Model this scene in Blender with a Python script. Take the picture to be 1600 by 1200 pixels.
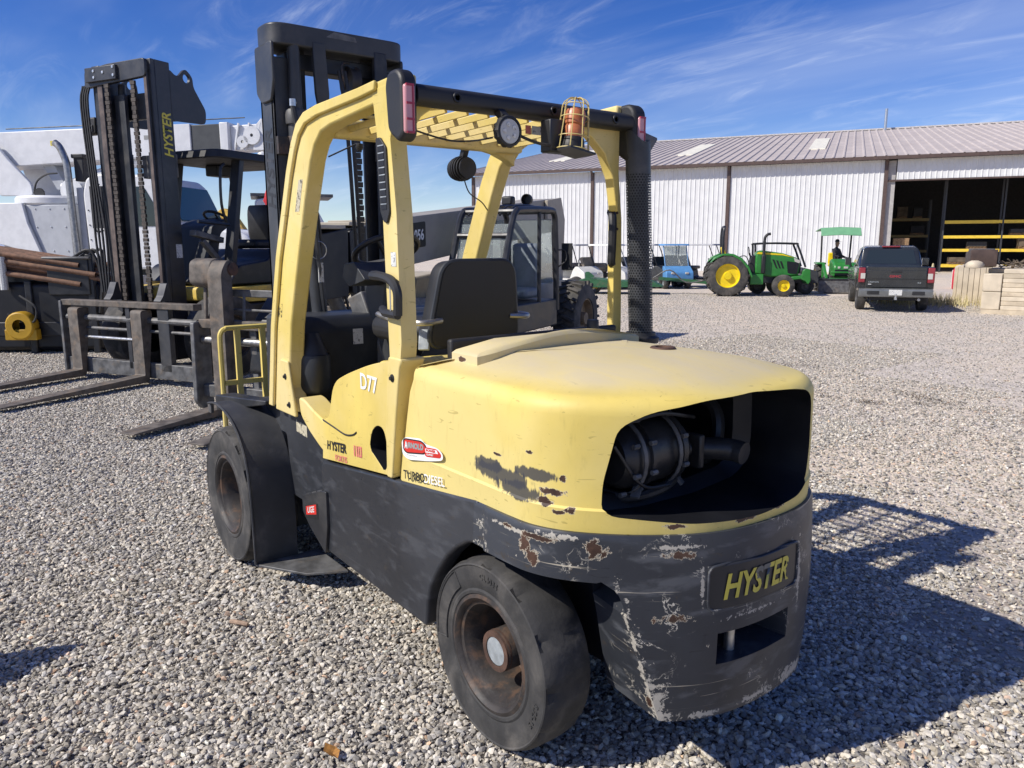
import bpy, bmesh, math, random
import numpy as np
from mathutils import Vector, Matrix
random.seed(7)
S = bpy.context.scene
for o in list(bpy.data.objects): bpy.data.objects.remove(o)
COL = S.collection

# ---------------------------------------------------------------- camera
cd = bpy.data.cameras.new('camera'); cam = bpy.data.objects.new('camera', cd); COL.objects.link(cam)
cd.sensor_fit = 'HORIZONTAL'; cd.sensor_width = 36.0; cd.lens = 36.0 * 1199.98 / 1600
cd.clip_start = 0.05; cd.clip_end = 9000
PSI, TH, RO = -0.6578, 0.1792, -0.0022
fwd = Vector((math.cos(PSI)*math.cos(TH), math.sin(PSI)*math.cos(TH), -math.sin(TH)))
rt = Vector((math.sin(PSI), -math.cos(PSI), 0)); up = rt.cross(fwd)
r2 = rt*math.cos(RO) + up*math.sin(RO); u2 = -rt*math.sin(RO) + up*math.cos(RO)
m = Matrix((r2, u2, -fwd)).transposed().to_4x4(); m.translation = (-2.1042, 2.0927, 1.8268)
cam.matrix_world = m; S.camera = cam

# ---------------------------------------------------------------- sky, sun, exposure
SUN = Vector((0.73, 2.6, 2.42)).normalized()
w = bpy.data.worlds.new('World'); S.world = w; w.use_nodes = True
nt = w.node_tree; N = nt.nodes; L = nt.links; N.clear()
def nd(t, **k):
    n = N.new(t)
    for a, b in k.items(): setattr(n, a, b)
    return n
sky = nd('ShaderNodeTexSky', sky_type='NISHITA', sun_disc=False)
sky.sun_elevation = math.asin(SUN.z); sky.sun_rotation = math.atan2(SUN.x, SUN.y)
sky.altitude = 1300; sky.air_density = 1.0; sky.dust_density = 0.35; sky.ozone_density = 4.0
tc = nd('ShaderNodeTexCoord'); sep = nd('ShaderNodeSeparateXYZ'); L.new(tc.outputs['Generated'], sep.inputs[0])
za = nd('ShaderNodeMath', operation='ADD'); za.inputs[1].default_value = 0.12; L.new(sep.outputs[2], za.inputs[0])
zm = nd('ShaderNodeMath', operation='MAXIMUM'); zm.inputs[1].default_value = 0.06; L.new(za.outputs[0], zm.inputs[0])
dv = nd('ShaderNodeVectorMath', operation='DIVIDE'); L.new(tc.outputs['Generated'], dv.inputs[0])
cmb = nd('ShaderNodeCombineXYZ')
for i in range(3): L.new(zm.outputs[0], cmb.inputs[i])
L.new(cmb.outputs[0], dv.inputs[1])
def cloud(rot, sc, scale, detail, dist, lo, hi, loc=(0, 0, 0), rough=0.62):
    mp = nd('ShaderNodeMapping'); mp.inputs['Rotation'].default_value = (0, 0, math.radians(rot)); mp.inputs['Scale'].default_value = sc
    mp.inputs['Location'].default_value = loc
    L.new(dv.outputs[0], mp.inputs[0])
    nz = nd('ShaderNodeTexNoise'); nz.inputs['Scale'].default_value = scale; nz.inputs['Detail'].default_value = detail
    nz.inputs['Roughness'].default_value = rough; nz.inputs['Distortion'].default_value = dist
    L.new(mp.outputs[0], nz.inputs['Vector'])
    mr = nd('ShaderNodeMapRange', interpolation_type='SMOOTHSTEP'); mr.inputs[1].default_value = lo; mr.inputs[2].default_value = hi
    L.new(nz.outputs[0], mr.inputs[0]); return mr.outputs[0]
c1 = cloud(-64, (0.55, 1.7, 1), 2.6, 10, 1.2, 0.46, 1.22, (1.4, 0.3, 0))
c2 = cloud(-50, (0.7, 1.0, 1), 0.75, 4, 0.3, 0.36, 0.66, (4.3, 1.7, 0))
c3 = cloud(-60, (0.5, 1.5, 1), 0.7, 5, 0.5, 0.40, 0.75, (7.9, 2.2, 0), 0.55)
mul = nd('ShaderNodeMath', operation='MULTIPLY'); L.new(c1, mul.inputs[0]); L.new(c2, mul.inputs[1])
ml3 = nd('ShaderNodeMath', operation='MULTIPLY'); ml3.inputs[1].default_value = 0.20; L.new(c3, ml3.inputs[0])
mx = nd('ShaderNodeMath', operation='ADD', use_clamp=True); L.new(mul.outputs[0], mx.inputs[0]); L.new(ml3.outputs[0], mx.inputs[1])
# thin veil towards the horizon
hz = nd('ShaderNodeMapRange', interpolation_type='SMOOTHSTEP'); hz.inputs[1].default_value = 0.0; hz.inputs[2].default_value = 0.13
hz.inputs[3].default_value = 0.26; hz.inputs[4].default_value = 0.0; L.new(sep.outputs[2], hz.inputs[0])
mx2 = nd('ShaderNodeMath', operation='ADD', use_clamp=True); L.new(mx.outputs[0], mx2.inputs[0]); L.new(hz.outputs[0], mx2.inputs[1])
hs = nd('ShaderNodeHueSaturation'); hs.inputs['Saturation'].default_value = 1.31; hs.inputs['Hue'].default_value = 0.522; hs.inputs['Value'].default_value = 1.12; L.new(sky.outputs[0], hs.inputs['Color'])
mix = nd('ShaderNodeMix', data_type='RGBA'); mix.inputs[7].default_value = (8.6, 9.3, 10.6, 1)
L.new(mx2.outputs[0], mix.inputs[0]); L.new(hs.outputs[0], mix.inputs[6])
bg = nd('ShaderNodeBackground'); bg.inputs[1].default_value = 0.094; L.new(mix.outputs[2], bg.inputs[0])
wo = nd('ShaderNodeOutputWorld'); L.new(bg.outputs[0], wo.inputs[0])
sd = bpy.data.lights.new('sun', 'SUN'); sun = bpy.data.objects.new('sun', sd); COL.objects.link(sun)
sd.energy = 4.6; sd.angle = math.radians(0.53); sd.color = (1.0, 0.945, 0.86)
sun.rotation_euler = SUN.to_track_quat('Z', 'Y').to_euler(); sun.location = (0, 0, 30)
S.view_settings.view_transform = 'Standard'; S.view_settings.look = 'None'
S.view_settings.exposure = 0.2; S.view_settings.gamma = 1; S.view_settings.use_curve_mapping = False

# ---------------------------------------------------------------- mesh helpers
class MB:
    def __init__(s): s.v = []; s.f = []
    def add(s, vs, fs):
        b = len(s.v); s.v += [tuple(float(c) for c in q) for q in vs]; s.f += [tuple(b+i for i in q) for q in fs]; return s
    def box(s, x0, x1, y0, y1, z0, z1):
        return s.add([(x0,y0,z0),(x1,y0,z0),(x1,y1,z0),(x0,y1,z0),(x0,y0,z1),(x1,y0,z1),(x1,y1,z1),(x0,y1,z1)],
                     [(3,2,1,0),(4,5,6,7),(0,1,5,4),(1,2,6,5),(2,3,7,6),(3,0,4,7)])
    def bar(s, p, q, w, h, up=(0,0,1)):
        p = Vector(p); q = Vector(q); d = (q-p).normalized(); u = Vector(up)
        if abs(d.dot(u)) > .98: u = Vector((1,0,0))
        a = d.cross(u).normalized(); b = a.cross(d)
        a = a*w/2; b = b*h/2
        return s.add([p-a-b,p+a-b,p+a+b,p-a+b,q-a-b,q+a-b,q+a+b,q-a+b],[(0,1,2,3),(7,6,5,4),(0,4,5,1),(1,5,6,2),(2,6,7,3),(3,7,4,0)])
    def loft(s, rings, caps=True, closed=True):
        n = len(rings[0]); vs = [q for r in rings for q in r]; fs = []
        for i in range(len(rings)-1):
            for j in range(n if closed else n-1):
                k = (j+1) % n; fs.append((i*n+j, i*n+k, (i+1)*n+k, (i+1)*n+j))
        if caps: fs.append(tuple(range(n-1,-1,-1))); fs.append(tuple(range((len(rings)-1)*n, len(rings)*n)))
        return s.add(vs, fs)
    def tube(s, pts, r, n=8, caps=True):
        pts = [Vector(q) for q in pts]; rs = r if isinstance(r, (list, tuple)) else [r]*len(pts); rings = []
        t0 = (pts[1]-pts[0]).normalized(); u = t0.orthogonal().normalized()
        for i, q in enumerate(pts):
            a = pts[max(i-1,0)]; b = pts[min(i+1,len(pts)-1)]; t = (b-a).normalized()
            u = (u - t*u.dot(t)).normalized(); v = t.cross(u)
            rings.append([q + (u*math.cos(2*math.pi*k/n) + v*math.sin(2*math.pi*k/n))*rs[i] for k in range(n)])
        return s.loft(rings, caps)
    def lathe(s, prof, o=(0,0,0), axis='y', n=32, caps=False, mod=None):
        rings = []
        for i, (r, h) in enumerate(prof):
            ring = []
            for k in range(n):
                a = 2*math.pi*k/n; rr = r if mod is None else mod(i, k, r); c, d = rr*math.cos(a), rr*math.sin(a)
                ring.append({'y': (o[0]+c, o[1]+h, o[2]+d), 'z': (o[0]+c, o[1]+d, o[2]+h), 'x': (o[0]+h, o[1]+c, o[2]+d)}[axis])
            rings.append(ring)
        return s.loft(rings, caps)
    def prism(s, poly, a, b, ax='y'):
        def P(u, v, t): return {'y': (u, t, v), 'x': (t, u, v), 'z': (u, v, t)}[ax]
        return s.loft([[P(u, v, a) for u, v in poly], [P(u, v, b) for u, v in poly]])
    def build(s, name, mat, parent=None, bevel=0, seg=2, smooth=35, loc=None, rot=None):
        me = bpy.data.meshes.new(name); me.from_pydata(s.v, [], s.f)
        bm = bmesh.new(); bm.from_mesh(me); bmesh.ops.recalc_face_normals(bm, faces=bm.faces); bm.to_mesh(me); bm.free()
        return link(name, me, mat, parent, bevel, seg, smooth, loc, rot)
def link(name, me, mat, parent=None, bevel=0, seg=2, smooth=35, loc=None, rot=None):
    for q in (mat if isinstance(mat, (list, tuple)) else [mat]):
        if q is not None: me.materials.append(q)
    if smooth:
        me.polygons.foreach_set('use_smooth', [True]*len(me.polygons)); me.set_sharp_from_angle(angle=math.radians(smooth))
    o = bpy.data.objects.new(name, me); COL.objects.link(o)
    if parent is not None: o.parent = parent
    if loc: o.location = loc
    if rot: o.rotation_euler = rot
    if bevel:
        b = o.modifiers.new('bevel', 'BEVEL'); b.width = bevel; b.segments = seg; b.limit_method = 'ANGLE'; b.angle_limit = math.radians(38)
    return o
def bake(o):
    dg = bpy.context.evaluated_depsgraph_get(); dg.update()
    me = bpy.data.meshes.new_from_object(o.evaluated_get(dg)); o.modifiers.clear(); o.data = me; return o
def cut(o, cutter):
    b = o.modifiers.new('cut', 'BOOLEAN'); b.operation = 'DIFFERENCE'; b.object = cutter; b.solver = 'EXACT'; b.material_mode = 'TRANSFER'
    bake(o); bpy.data.objects.remove(cutter)
    o.data.polygons.foreach_set('use_smooth', [True]*len(o.data.polygons)); o.data.set_sharp_from_angle(angle=math.radians(35)); return o
def thing(name, label, cat, loc=(0,0,0), rz=0, group=None):
    o = bpy.data.objects.new(name, None); COL.objects.link(o); o.location = loc; o.rotation_euler = (0,0,math.radians(rz))
    o.empty_display_size = .2; return tag(o, label, cat, group)
def tag(o, label=None, cat=None, group=None, kind=None):
    for k, v in (('label', label), ('category', cat), ('group', group), ('kind', kind)):
        if v: o[k] = v
    return o
def copy_tree(o, parent=None):
    c = o.copy(); COL.objects.link(c)
    if parent: c.parent = parent
    for ch in o.children: copy_tree(ch, c)
    return c
def rnd(poly, r, n=5):
    out = []; m = len(poly)
    for i in range(m):
        p0 = Vector(poly[i-1][:2]); p = Vector(poly[i][:2]); p1 = Vector(poly[(i+1) % m][:2])
        rr = poly[i][2] if len(poly[i]) > 2 else r
        a = (p0-p); b = (p1-p); d = min(rr, a.length*.48, b.length*.48)
        if d < 1e-4: out.append(tuple(p)); continue
        A = p + a.normalized()*d; B = p + b.normalized()*d
        for k in range(n+1):
            t = k/n; out.append(tuple(A*(1-t)**2 + p*2*t*(1-t) + B*t*t))
    return out
def arcpts(pts, n=6):
    """smooth open polyline through pts (Catmull-Rom)"""
    P = [Vector(q) for q in pts]; P = [2*P[0]-P[1]] + P + [2*P[-1]-P[-2]]; o = []
    for i in range(1, len(P)-2):
        a, b, c, d = P[i-1:i+3]
        for k in range(n):
            t = k/n; o.append(.5*((2*b)+(-a+c)*t+(2*a-5*b+4*c-d)*t*t+(-a+3*b-3*c+d)*t**3))
    o.append(P[-2]); return o
def text(name, s, size, mat, parent, fn, bold=0, shear=0, sx=1, extr=0, align='LEFT', track=1):
    c = bpy.data.curves.new(name, 'FONT'); c.body = s; c.size = size; c.offset = bold; c.shear = shear; c.extrude = extr
    c.align_x = align; c.resolution_u = 3; c.space_character = track
    o = bpy.data.objects.new(name, c); COL.objects.link(o)
    dg = bpy.context.evaluated_depsgraph_get(); dg.update()
    me = bpy.data.meshes.new_from_object(o.evaluated_get(dg)); bpy.data.objects.remove(o); bpy.data.curves.remove(c)
    for v in me.vertices: v.co = fn(v.co.x*sx, v.co.y, v.co.z)
    return link(name, me, mat, parent, smooth=0)

# ---------------------------------------------------------------- materials
class NT:
    def __init__(s, name):
        s.m = bpy.data.materials.new(name); s.m.use_nodes = True; s.t = s.m.node_tree; s.b = s.t.nodes['Principled BSDF']
        s.co = s.t.nodes.new('ShaderNodeTexCoord').outputs['Object']
    def n(s, t, **k):
        x = s.t.nodes.new(t)
        for a, b in k.items(): setattr(x, a, b)
        return x
    def l(s, a, b): s.t.links.new(a, b)
    def noise(s, scale, detail=5, rough=.55, dist=0, stretch=None, loc=None):
        n = s.n('ShaderNodeTexNoise'); n.inputs['Scale'].default_value = scale; n.inputs['Detail'].default_value = detail
        n.inputs['Roughness'].default_value = rough; n.inputs['Distortion'].default_value = dist
        if stretch or loc:
            mp = s.n('ShaderNodeMapping'); mp.inputs['Scale'].default_value = stretch or (1,1,1); mp.inputs['Location'].default_value = loc or (0,0,0)
            s.l(s.co, mp.inputs[0]); s.l(mp.outputs[0], n.inputs['Vector'])
        else: s.l(s.co, n.inputs['Vector'])
        return n.outputs[0]
    def step(s, v, lo, hi, a=0, b=1):
        r = s.n('ShaderNodeMapRange', interpolation_type='SMOOTHSTEP'); s.l(v, r.inputs[0])
        for i, q in enumerate((lo, hi, a, b)): r.inputs[i+1].default_value = q
        return r.outputs[0]
    def math(s, op, a, b=None, clamp=False):
        r = s.n('ShaderNodeMath', operation=op, use_clamp=clamp)
        for i, q in enumerate((a, b)):
            if q is None: continue
            if isinstance(q, (int, float)): r.inputs[i].default_value = q
            else: s.l(q, r.inputs[i])
        return r.outputs[0]
    def mix(s, f, a, b):
        r = s.n('ShaderNodeMix', data_type='RGBA')
        for i, q in ((0, f), (6, a), (7, b)):
            if isinstance(q, (int, float)): r.inputs[i].default_value = q
            elif isinstance(q, (tuple, list)): r.inputs[i].default_value = (*q[:3], 1)
            else: s.l(q, r.inputs[i])
        return r.outputs[2]
    def sepz(s):
        x = s.n('ShaderNodeSeparateXYZ'); s.l(s.co, x.inputs[0]); return x.outputs
    def bump(s, h, strength=.3, dist=.01):
        b = s.n('ShaderNodeBump'); b.inputs['Strength'].default_value = strength; b.inputs['Distance'].default_value = dist
        s.l(h, b.inputs['Height']); s.l(b.outputs[0], s.b.inputs['Normal'])
    def blob(s, c, r, wob, edge=.04, grow=0):
        """irregular patch: 1 inside"""
        a = s.n('ShaderNodeVectorMath', operation='SUBTRACT'); s.l(s.co, a.inputs[0]); a.inputs[1].default_value = c
        d = s.n('ShaderNodeVectorMath', operation='DIVIDE'); s.l(a.outputs[0], d.inputs[0]); d.inputs[1].default_value = r
        e = s.n('ShaderNodeVectorMath', operation='LENGTH'); s.l(d.outputs[0], e.inputs[0])
        return s.step(s.math('ADD', e.outputs['Value'], wob), 1+edge+grow, 1-edge+grow)
    def out(s, col=None, rough=None, metal=None, spec=None, coat=None):
        for k, v in (('Base Color', col), ('Roughness', rough), ('Metallic', metal), ('Specular IOR Level', spec), ('Coat Weight', coat)):
            if v is None: continue
            i = s.b.inputs[k]
            if isinstance(v, (int, float)): i.default_value = v
            elif isinstance(v, (tuple, list)): i.default_value = (*v[:3], 1)
            else: s.l(v, i)
        return s.m
def sc(c, k): return tuple(min(1, x*k) for x in c)
def simple(name, col, rough=.5, metal=0, var=.15, scale=6, bump=0, bscale=60, spec=None, dirt=None, dscale=2.5, dlo=.5, dhi=.8):
    t = NT(name); n = t.noise(scale, 6); c = t.mix(t.step(n, .3, .7), sc(col, 1-var), sc(col, 1+var))
    if dirt: c = t.mix(t.step(t.noise(dscale, 7, .65, .4), dlo, dhi), c, dirt)
    if bump: t.bump(t.noise(bscale, 3), bump, .004)
    r = t.step(n, .2, .8, max(0, rough-.08), min(1, rough+.08))
    return t.out(c, r, metal, spec)
YEL = (0.695, 0.54, 0.140); BLK = (0.022, 0.024, 0.028); RUST = (0.058, 0.031, 0.021); DUST = (0.60, 0.51, 0.32); PRIM = (0.62, 0.55, 0.42)
def paint(name, base, rough, blobs=(), smears=(), prims=(), chip=.0, chipscale=9, dustz=None, scratch=0, fade=None, spec=.4, scr_col=PRIM, zband=None):
    t = NT(name); n1 = t.noise(2.2, 6, .6); n2 = t.noise(14, 8, .65)
    c = t.mix(t.step(n1, .3, .72), sc(base, .9), sc(base, 1.07))
    if fade: c = t.mix(t.math('MULTIPLY', t.step(t.noise(1.1, 5, .6, .3, loc=(3, 1, 2)), .38, .68), .75), c, fade)
    c = t.mix(t.step(t.noise(30, 6, .7, 0, (1, 1, .25)), .54, .8, 0, .38), c, sc(base, .5)); c = t.mix(t.step(t.noise(3.2, 3, .5, 1.6, (3, 3, 14)), .68, .70, 0, .5), c, sc(base, .45)); c = t.mix(t.step(t.noise(120, 3, .6), .70, .76, 0, .5), c, sc(base, .35))
    if dustz:
        z = t.sepz()[2]; d = t.math('MULTIPLY', t.step(z, dustz[0], dustz[1]), t.step(t.noise(5, 8, .7, .6, (.6, 1.8, 1)), .2, .75, .45, 1.0)); c = t.mix(d, c, DUST)
    if scratch:
        k = t.math('MULTIPLY', t.step(t.noise(5, 5, .6, .3, (1, 1, 3)), .50, .66), min(1, .35+scratch)); c = t.mix(k, c, (.085,.090,.10)); c = t.mix(t.step(t.noise(9, 6, .7, .5, (1, 1, 2)), .60, .70, 0, .8), c, (.055,.045,.035))
    if chip > .03:
        for scl, wd_, lo_, hi_, lv in ((6.5, .0085, .50, .60, .47), (11, .010, .54, .62, .56)):
            h_ = t.noise(scl, 7, .66, .5, loc=(scl, 2, 1)); ln = t.step(t.math('ABSOLUTE', t.math('SUBTRACT', h_, lv)), wd_, wd_*.4)
            c = t.mix(t.math('MULTIPLY', ln, t.step(t.noise(3.4, 4, .6, loc=(scl*2, 5, 3)), lo_, hi_)), c, (.60,.56,.47))
    if scratch:
        for st, th in (((.6, .6, 26), .66), ((.8, .8, 60), .70)):
            c = t.mix(t.step(t.noise(2.6, 4, .55, .25, st), th, th+.03, 0, scratch), c, scr_col)
    wob = t.math('MULTIPLY', t.math('SUBTRACT', t.noise(30, 7, .72, .3), .5), 4.2)
    for (cc, rr) in smears:
        sm = t.math('MULTIPLY', t.blob(cc, rr, t.math('MULTIPLY', t.math('SUBTRACT', t.noise(26, 6, .75, .3, (1, 1, .25)), .5), 2.2), .14), .93); c = t.mix(sm, c, (.05, .052, .06))
    for (cc, rr) in prims:
        c = t.mix(t.math('MULTIPLY', t.blob(cc, rr, t.math('MULTIPLY', t.math('SUBTRACT', t.noise(55, 5, .7, .2, loc=(1, 4, 2)), .5), 6.0), .10), .85), c, (.47,.435,.37))
    for (cc, rr) in blobs:
        rr = tuple(q*.78 for q in rr); c = t.mix(t.blob(cc, rr, wob, .05, .10), c, PRIM); k = t.blob(cc, rr, wob, .06); c = t.mix(k, c, t.mix(t.step(n2, .35, .65), sc(RUST, .7), sc(RUST, 1.6)))
    if chip:
        h = t.noise(chipscale, 9, .7, .4); g = t.math('MULTIPLY', h, 1)
        c = t.mix(t.step(g, .735-chip, .742-chip), c, PRIM); c = t.mix(t.step(g, .752-chip, .762-chip), c, t.mix(t.step(n2, .4, .6), sc(RUST, .8), sc(RUST, 2.0)))
    t.bump(n2, .06, .004)
    return t.out(c, t.step(n1, .2, .8, rough-.1, rough+.12), 0, spec)
M = {}
M['yellow'] = paint('yellow_paint', YEL, .48, chip=-.06, fade=(.78, .64, .33))
M['hood'] = paint('hood_yellow_paint', YEL, .52, fade=(.73, .605, .245), dustz=(1.36, 1.40), chip=-.07,
    blobs=[((-.703,.045,1.425),(.05,.055,.022)), ((-.48,.454,1.415),(.03,.03,.022)), ((-.328,.567,1.052),(.06,.06,.016)), ((-.30,.575,1.02),(.035,.06,.016)), ((-.61,.295,.957),(.05,.04,.01)),
           ((-.36,.55,1.10),(.012,.05,.012)), ((-.24,.59,1.17),(.02,.04,.008)), ((-.69,.05,.955),(.05,.05,.008)), ((-.71,-.10,.965),(.05,.07,.008)), ((-.70,-.2,1.40),(.04,.016,.02)), ((.30,.47,1.40),(.035,.02,.012)), ((-.08,.60,1.13),(.03,.02,.006)), ((-.38,.52,1.0),(.02,.05,.014)), ((-.35,.55,.99),(.03,.05,.01))],
    smears=[((-.10,.60,1.065),(.17,.04,.03)), ((-.20,.60,1.03),(.12,.04,.03)), ((-.27,.585,1.10),(.10,.04,.02)), ((-.03,.60,1.085),(.09,.04,.022))])
M['cast'] = paint('counterweight_black_paint', (.030,.033,.040), .40, scratch=.55, chip=.045, chipscale=7, fade=(.055,.06,.07),
    blobs=[((-.449,.484,.885),(.05,.035,.035)), ((-.25,.60,.87),(.03,.05,.04)), ((-.28,.60,.83),(.035,.05,.03)), ((-.30,.6,.90),(.08,.05,.012)), ((-.16,.6,.905),(.03,.05,.012)), ((-.62,.29,.87),(.09,.05,.014)), ((-.62,.2,.66),(.04,.2,.02)), ((-.57,.34,.36),(.02,.02,.03))],
    prims=[((-.500,.437,.74),(.014,.014,.05)), ((-.525,.412,.67),(.014,.014,.05)), ((-.545,.393,.59),(.013,.013,.05)), ((-.562,.372,.50),(.013,.013,.05)), ((-.578,.355,.42),(.014,.014,.05)), ((-.592,.337,.35),(.020,.020,.05)), ((-.60,.32,.31),(.03,.03,.02)), ((-.67,.20,.31),(.02,.09,.010)), ((-.71,-.02,.315),(.02,.07,.010)), ((-.71,-.25,.325),(.03,.09,.02)), ((-.22,.60,.90),(.12,.03,.006)), ((-.35,.55,.915),(.06,.05,.008)), ((-.62,.29,.895),(.05,.07,.006)), ((-.70,.0,.64),(.03,.12,.006)), ((-.72,-.24,.70),(.03,.01,.09)), ((-.66,.225,.76),(.02,.006,.07))])
M['panel'] = paint('side_panel_black_paint', (.026,.028,.033), .36, fade=(.05,.053,.06), scratch=.12, chip=-.02, scr_col=(.2,.2,.21))
M['black'] = simple('black_paint', (.02,.021,.024), .42, var=.25, dirt=(.06,.058,.055), dscale=4)
M['mast'] = simple('mast_dark_paint', (.040,.043,.048), .48, var=.25, dirt=(.10,.095,.09), dscale=3, bump=.1)
M['plastic'] = simple('black_plastic', (.018,.018,.019), .55, var=.2, bump=.15, bscale=220, dirt=(.05,.048,.045), dlo=.55)
M['dash'] = simple('dash_plastic', (.024,.027,.032), .5, var=.2, bump=.1, bscale=160, dirt=(.06,.06,.06), dlo=.55)
M['rubber'] = simple('tyre_rubber', (.036,.035,.034), .78, var=.25, scale=9, bump=.3, bscale=70, dirt=(.125,.115,.102), dscale=5, dlo=.42, dhi=.8)
M['rubberdust'] = simple('dusty_rubber', (.05,.048,.045), .85, var=.3, scale=8, bump=.3, bscale=60, dirt=(.14,.125,.105), dscale=4, dlo=.4)
M['fender'] = simple('fender_rubber', (.040,.041,.044), .6, var=.2, scale=5, bump=.12, bscale=180, dirt=(.10,.097,.092), dscale=5, dlo=.5)
M['rim'] = simple('rim_rusty_black', (.034,.029,.026), .6, var=.35, scale=12, bump=.25, bscale=90, dirt=(.10,.06,.038), dscale=11, dlo=.48, dhi=.66)
M['rust'] = simple('rusty_steel', (.088,.047,.031), .8, var=.4, scale=14, bump=.4, bscale=80, dirt=(.045,.038,.034), dscale=7)
M['hub'] = simple('grey_hub_cap', (.36,.39,.40), .5, .3, var=.2, scale=25, bump=.15)
M['steel'] = simple('worn_steel', (.38,.37,.35), .38, .85, var=.25, scale=16, bump=.1)
M['zinc'] = simple('zinc_fittings', (.6,.6,.58), .35, .9, var=.15, scale=30)
M['greysteel'] = simple('grey_steel', (.13,.13,.13), .55, .3, var=.35, scale=10, bump=.2, dirt=(.21,.17,.13), dscale=6)
M['brownsteel'] = simple('weathered_brown_steel', (.115,.10,.085), .7, .1, var=.4, scale=9, bump=.3, bscale=50, dirt=(.21,.15,.10), dscale=6, dlo=.45)
M['white'] = simple('white_print', (.82,.82,.80), .6, var=.05)
M['ltyellow'] = simple('yellow_print', (.70,.58,.07), .5, var=.1)
M['redprint'] = simple('red_print', (.62,.03,.02), .5, var=.1)
M['redfade'] = simple('faded_red_print', (.66,.20,.16), .6, var=.2, scale=40)
M['blkprint'] = simple('black_print', (.015,.015,.015), .5, var=.1)
M['greyprint'] = simple('grey_print', (.30,.30,.29), .6, var=.1)
M['lens'] = NT('tail_light_lens').out((.62,.30,.31), .15, 0, .6)
M['lens2'] = NT('clear_red_lens').out((.38,.03,.045), .15, 0, .6)
M['glassy'] = NT('lamp_glass').out((.52,.50,.45), .12, 0, .6)
M['amber'] = simple('amber_lens', (.44,.14,.055), .4, var=.2, scale=20)
M['decal'] = simple('worn_label', (.55,.50,.36), .6, var=.2, scale=30, dirt=(.10,.09,.07), dscale=30, dlo=.5, dhi=.6)
M['labelwhite'] = simple('white_label', (.66,.66,.63), .6, var=.08, scale=40, dirt=(.25,.25,.25), dscale=60, dlo=.56, dhi=.6)
M['cavity'] = simple('cavity_black', (.007,.0075,.010), .5, var=.2, dirt=(.014,.014,.017))
M['muffler'] = simple('muffler_heat_black', (.032,.032,.033), .4, .2, var=.3, bump=.2)
# ================================================================ ground, hills, gravel
def ground_mat():
    t = NT('gravel_ground')
    v = t.n('ShaderNodeTexVoronoi', feature='F1'); v.inputs['Scale'].default_value = 38; t.l(t.co, v.inputs['Vector'])
    cs = t.n('ShaderNodeSeparateColor'); t.l(v.outputs['Color'], cs.inputs[0])
    big = t.noise(.16, 6, .6, .5); med = t.noise(1.3, 6, .65, .4)
    f = t.math('ADD', t.math('MULTIPLY', big, .6), t.math('MULTIPLY', med, .4))
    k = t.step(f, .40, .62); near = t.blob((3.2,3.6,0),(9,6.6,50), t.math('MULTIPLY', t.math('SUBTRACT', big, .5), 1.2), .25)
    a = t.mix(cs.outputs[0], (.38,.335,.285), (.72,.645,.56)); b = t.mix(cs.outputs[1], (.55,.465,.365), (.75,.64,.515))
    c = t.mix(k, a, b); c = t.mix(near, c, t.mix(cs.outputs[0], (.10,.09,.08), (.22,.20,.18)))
    c = t.mix(t.step(t.noise(.5, 7, .7, .6, (1, 3, 1)), .56, .75, 0, .4), c, (.34,.30,.26))
    t.bump(v.outputs['Distance'], .55, .02)
    return t.out(c, .9, 0, .2)
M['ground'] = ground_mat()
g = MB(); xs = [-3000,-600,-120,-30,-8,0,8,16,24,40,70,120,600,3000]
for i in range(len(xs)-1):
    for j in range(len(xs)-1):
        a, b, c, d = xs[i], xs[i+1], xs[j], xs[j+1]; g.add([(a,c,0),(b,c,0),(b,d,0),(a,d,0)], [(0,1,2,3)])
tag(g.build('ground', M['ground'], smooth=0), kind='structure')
hm = simple('distant_hill_haze_blue', (.34,.40,.52), .95, var=.15, scale=.004)  # blue haze of distance painted into the hills' own colour
h = MB(); rr = np.random.RandomState(3); ang = np.linspace(math.radians(-150), math.radians(70), 90); R = 5200
hh = np.interp(np.arange(90), np.arange(0, 90, 3), 62+70*rr.rand(30)); hh = hh*(.9+.2*rr.rand(90))
rows = [[(math.cos(a)*(R-900), math.sin(a)*(R-900), -2) for a in ang], [(math.cos(a)*(R-300), math.sin(a)*(R-300), q*.6) for a, q in zip(ang, hh)],
        [(math.cos(a)*R, math.sin(a)*R, q) for a, q in zip(ang, hh)], [(math.cos(a)*(R+900), math.sin(a)*(R+900), -2) for a in ang]]
h.loft(rows, caps=False, closed=False); tag(h.build('hills', hm, smooth=60), kind='structure')

def stone_mat():
    t = NT('gravel_stone'); at = t.n('ShaderNodeAttribute', attribute_name='tint')
    big = t.noise(60, 4, .6)
    c = t.mix(t.step(big, .3, .7), (1,1,1), (.72,.71,.70))
    m = t.n('ShaderNodeMix', data_type='RGBA', blend_type='MULTIPLY'); m.inputs[0].default_value = 1
    t.l(at.outputs['Color'], m.inputs[6]); t.l(c, m.inputs[7])
    return t.out(m.outputs[2], .88, 0, .25)
M['stone'] = stone_mat()
ph = (1+5**.5)/2
ICO = np.array([(-1,ph,0),(1,ph,0),(-1,-ph,0),(1,-ph,0),(0,-1,ph),(0,1,ph),(0,-1,-ph),(0,1,-ph),(ph,0,-1),(ph,0,1),(-ph,0,-1),(-ph,0,1)])/math.sqrt(1+ph*ph)
ICF = np.array([(0,11,5),(0,5,1),(0,1,7),(0,7,10),(0,10,11),(1,5,9),(5,11,4),(11,10,2),(10,7,6),(7,1,8),(3,9,4),(3,4,2),(3,2,6),(3,6,8),(3,8,9),(4,9,5),(2,4,11),(6,2,10),(8,6,7),(9,8,1)])
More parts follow.
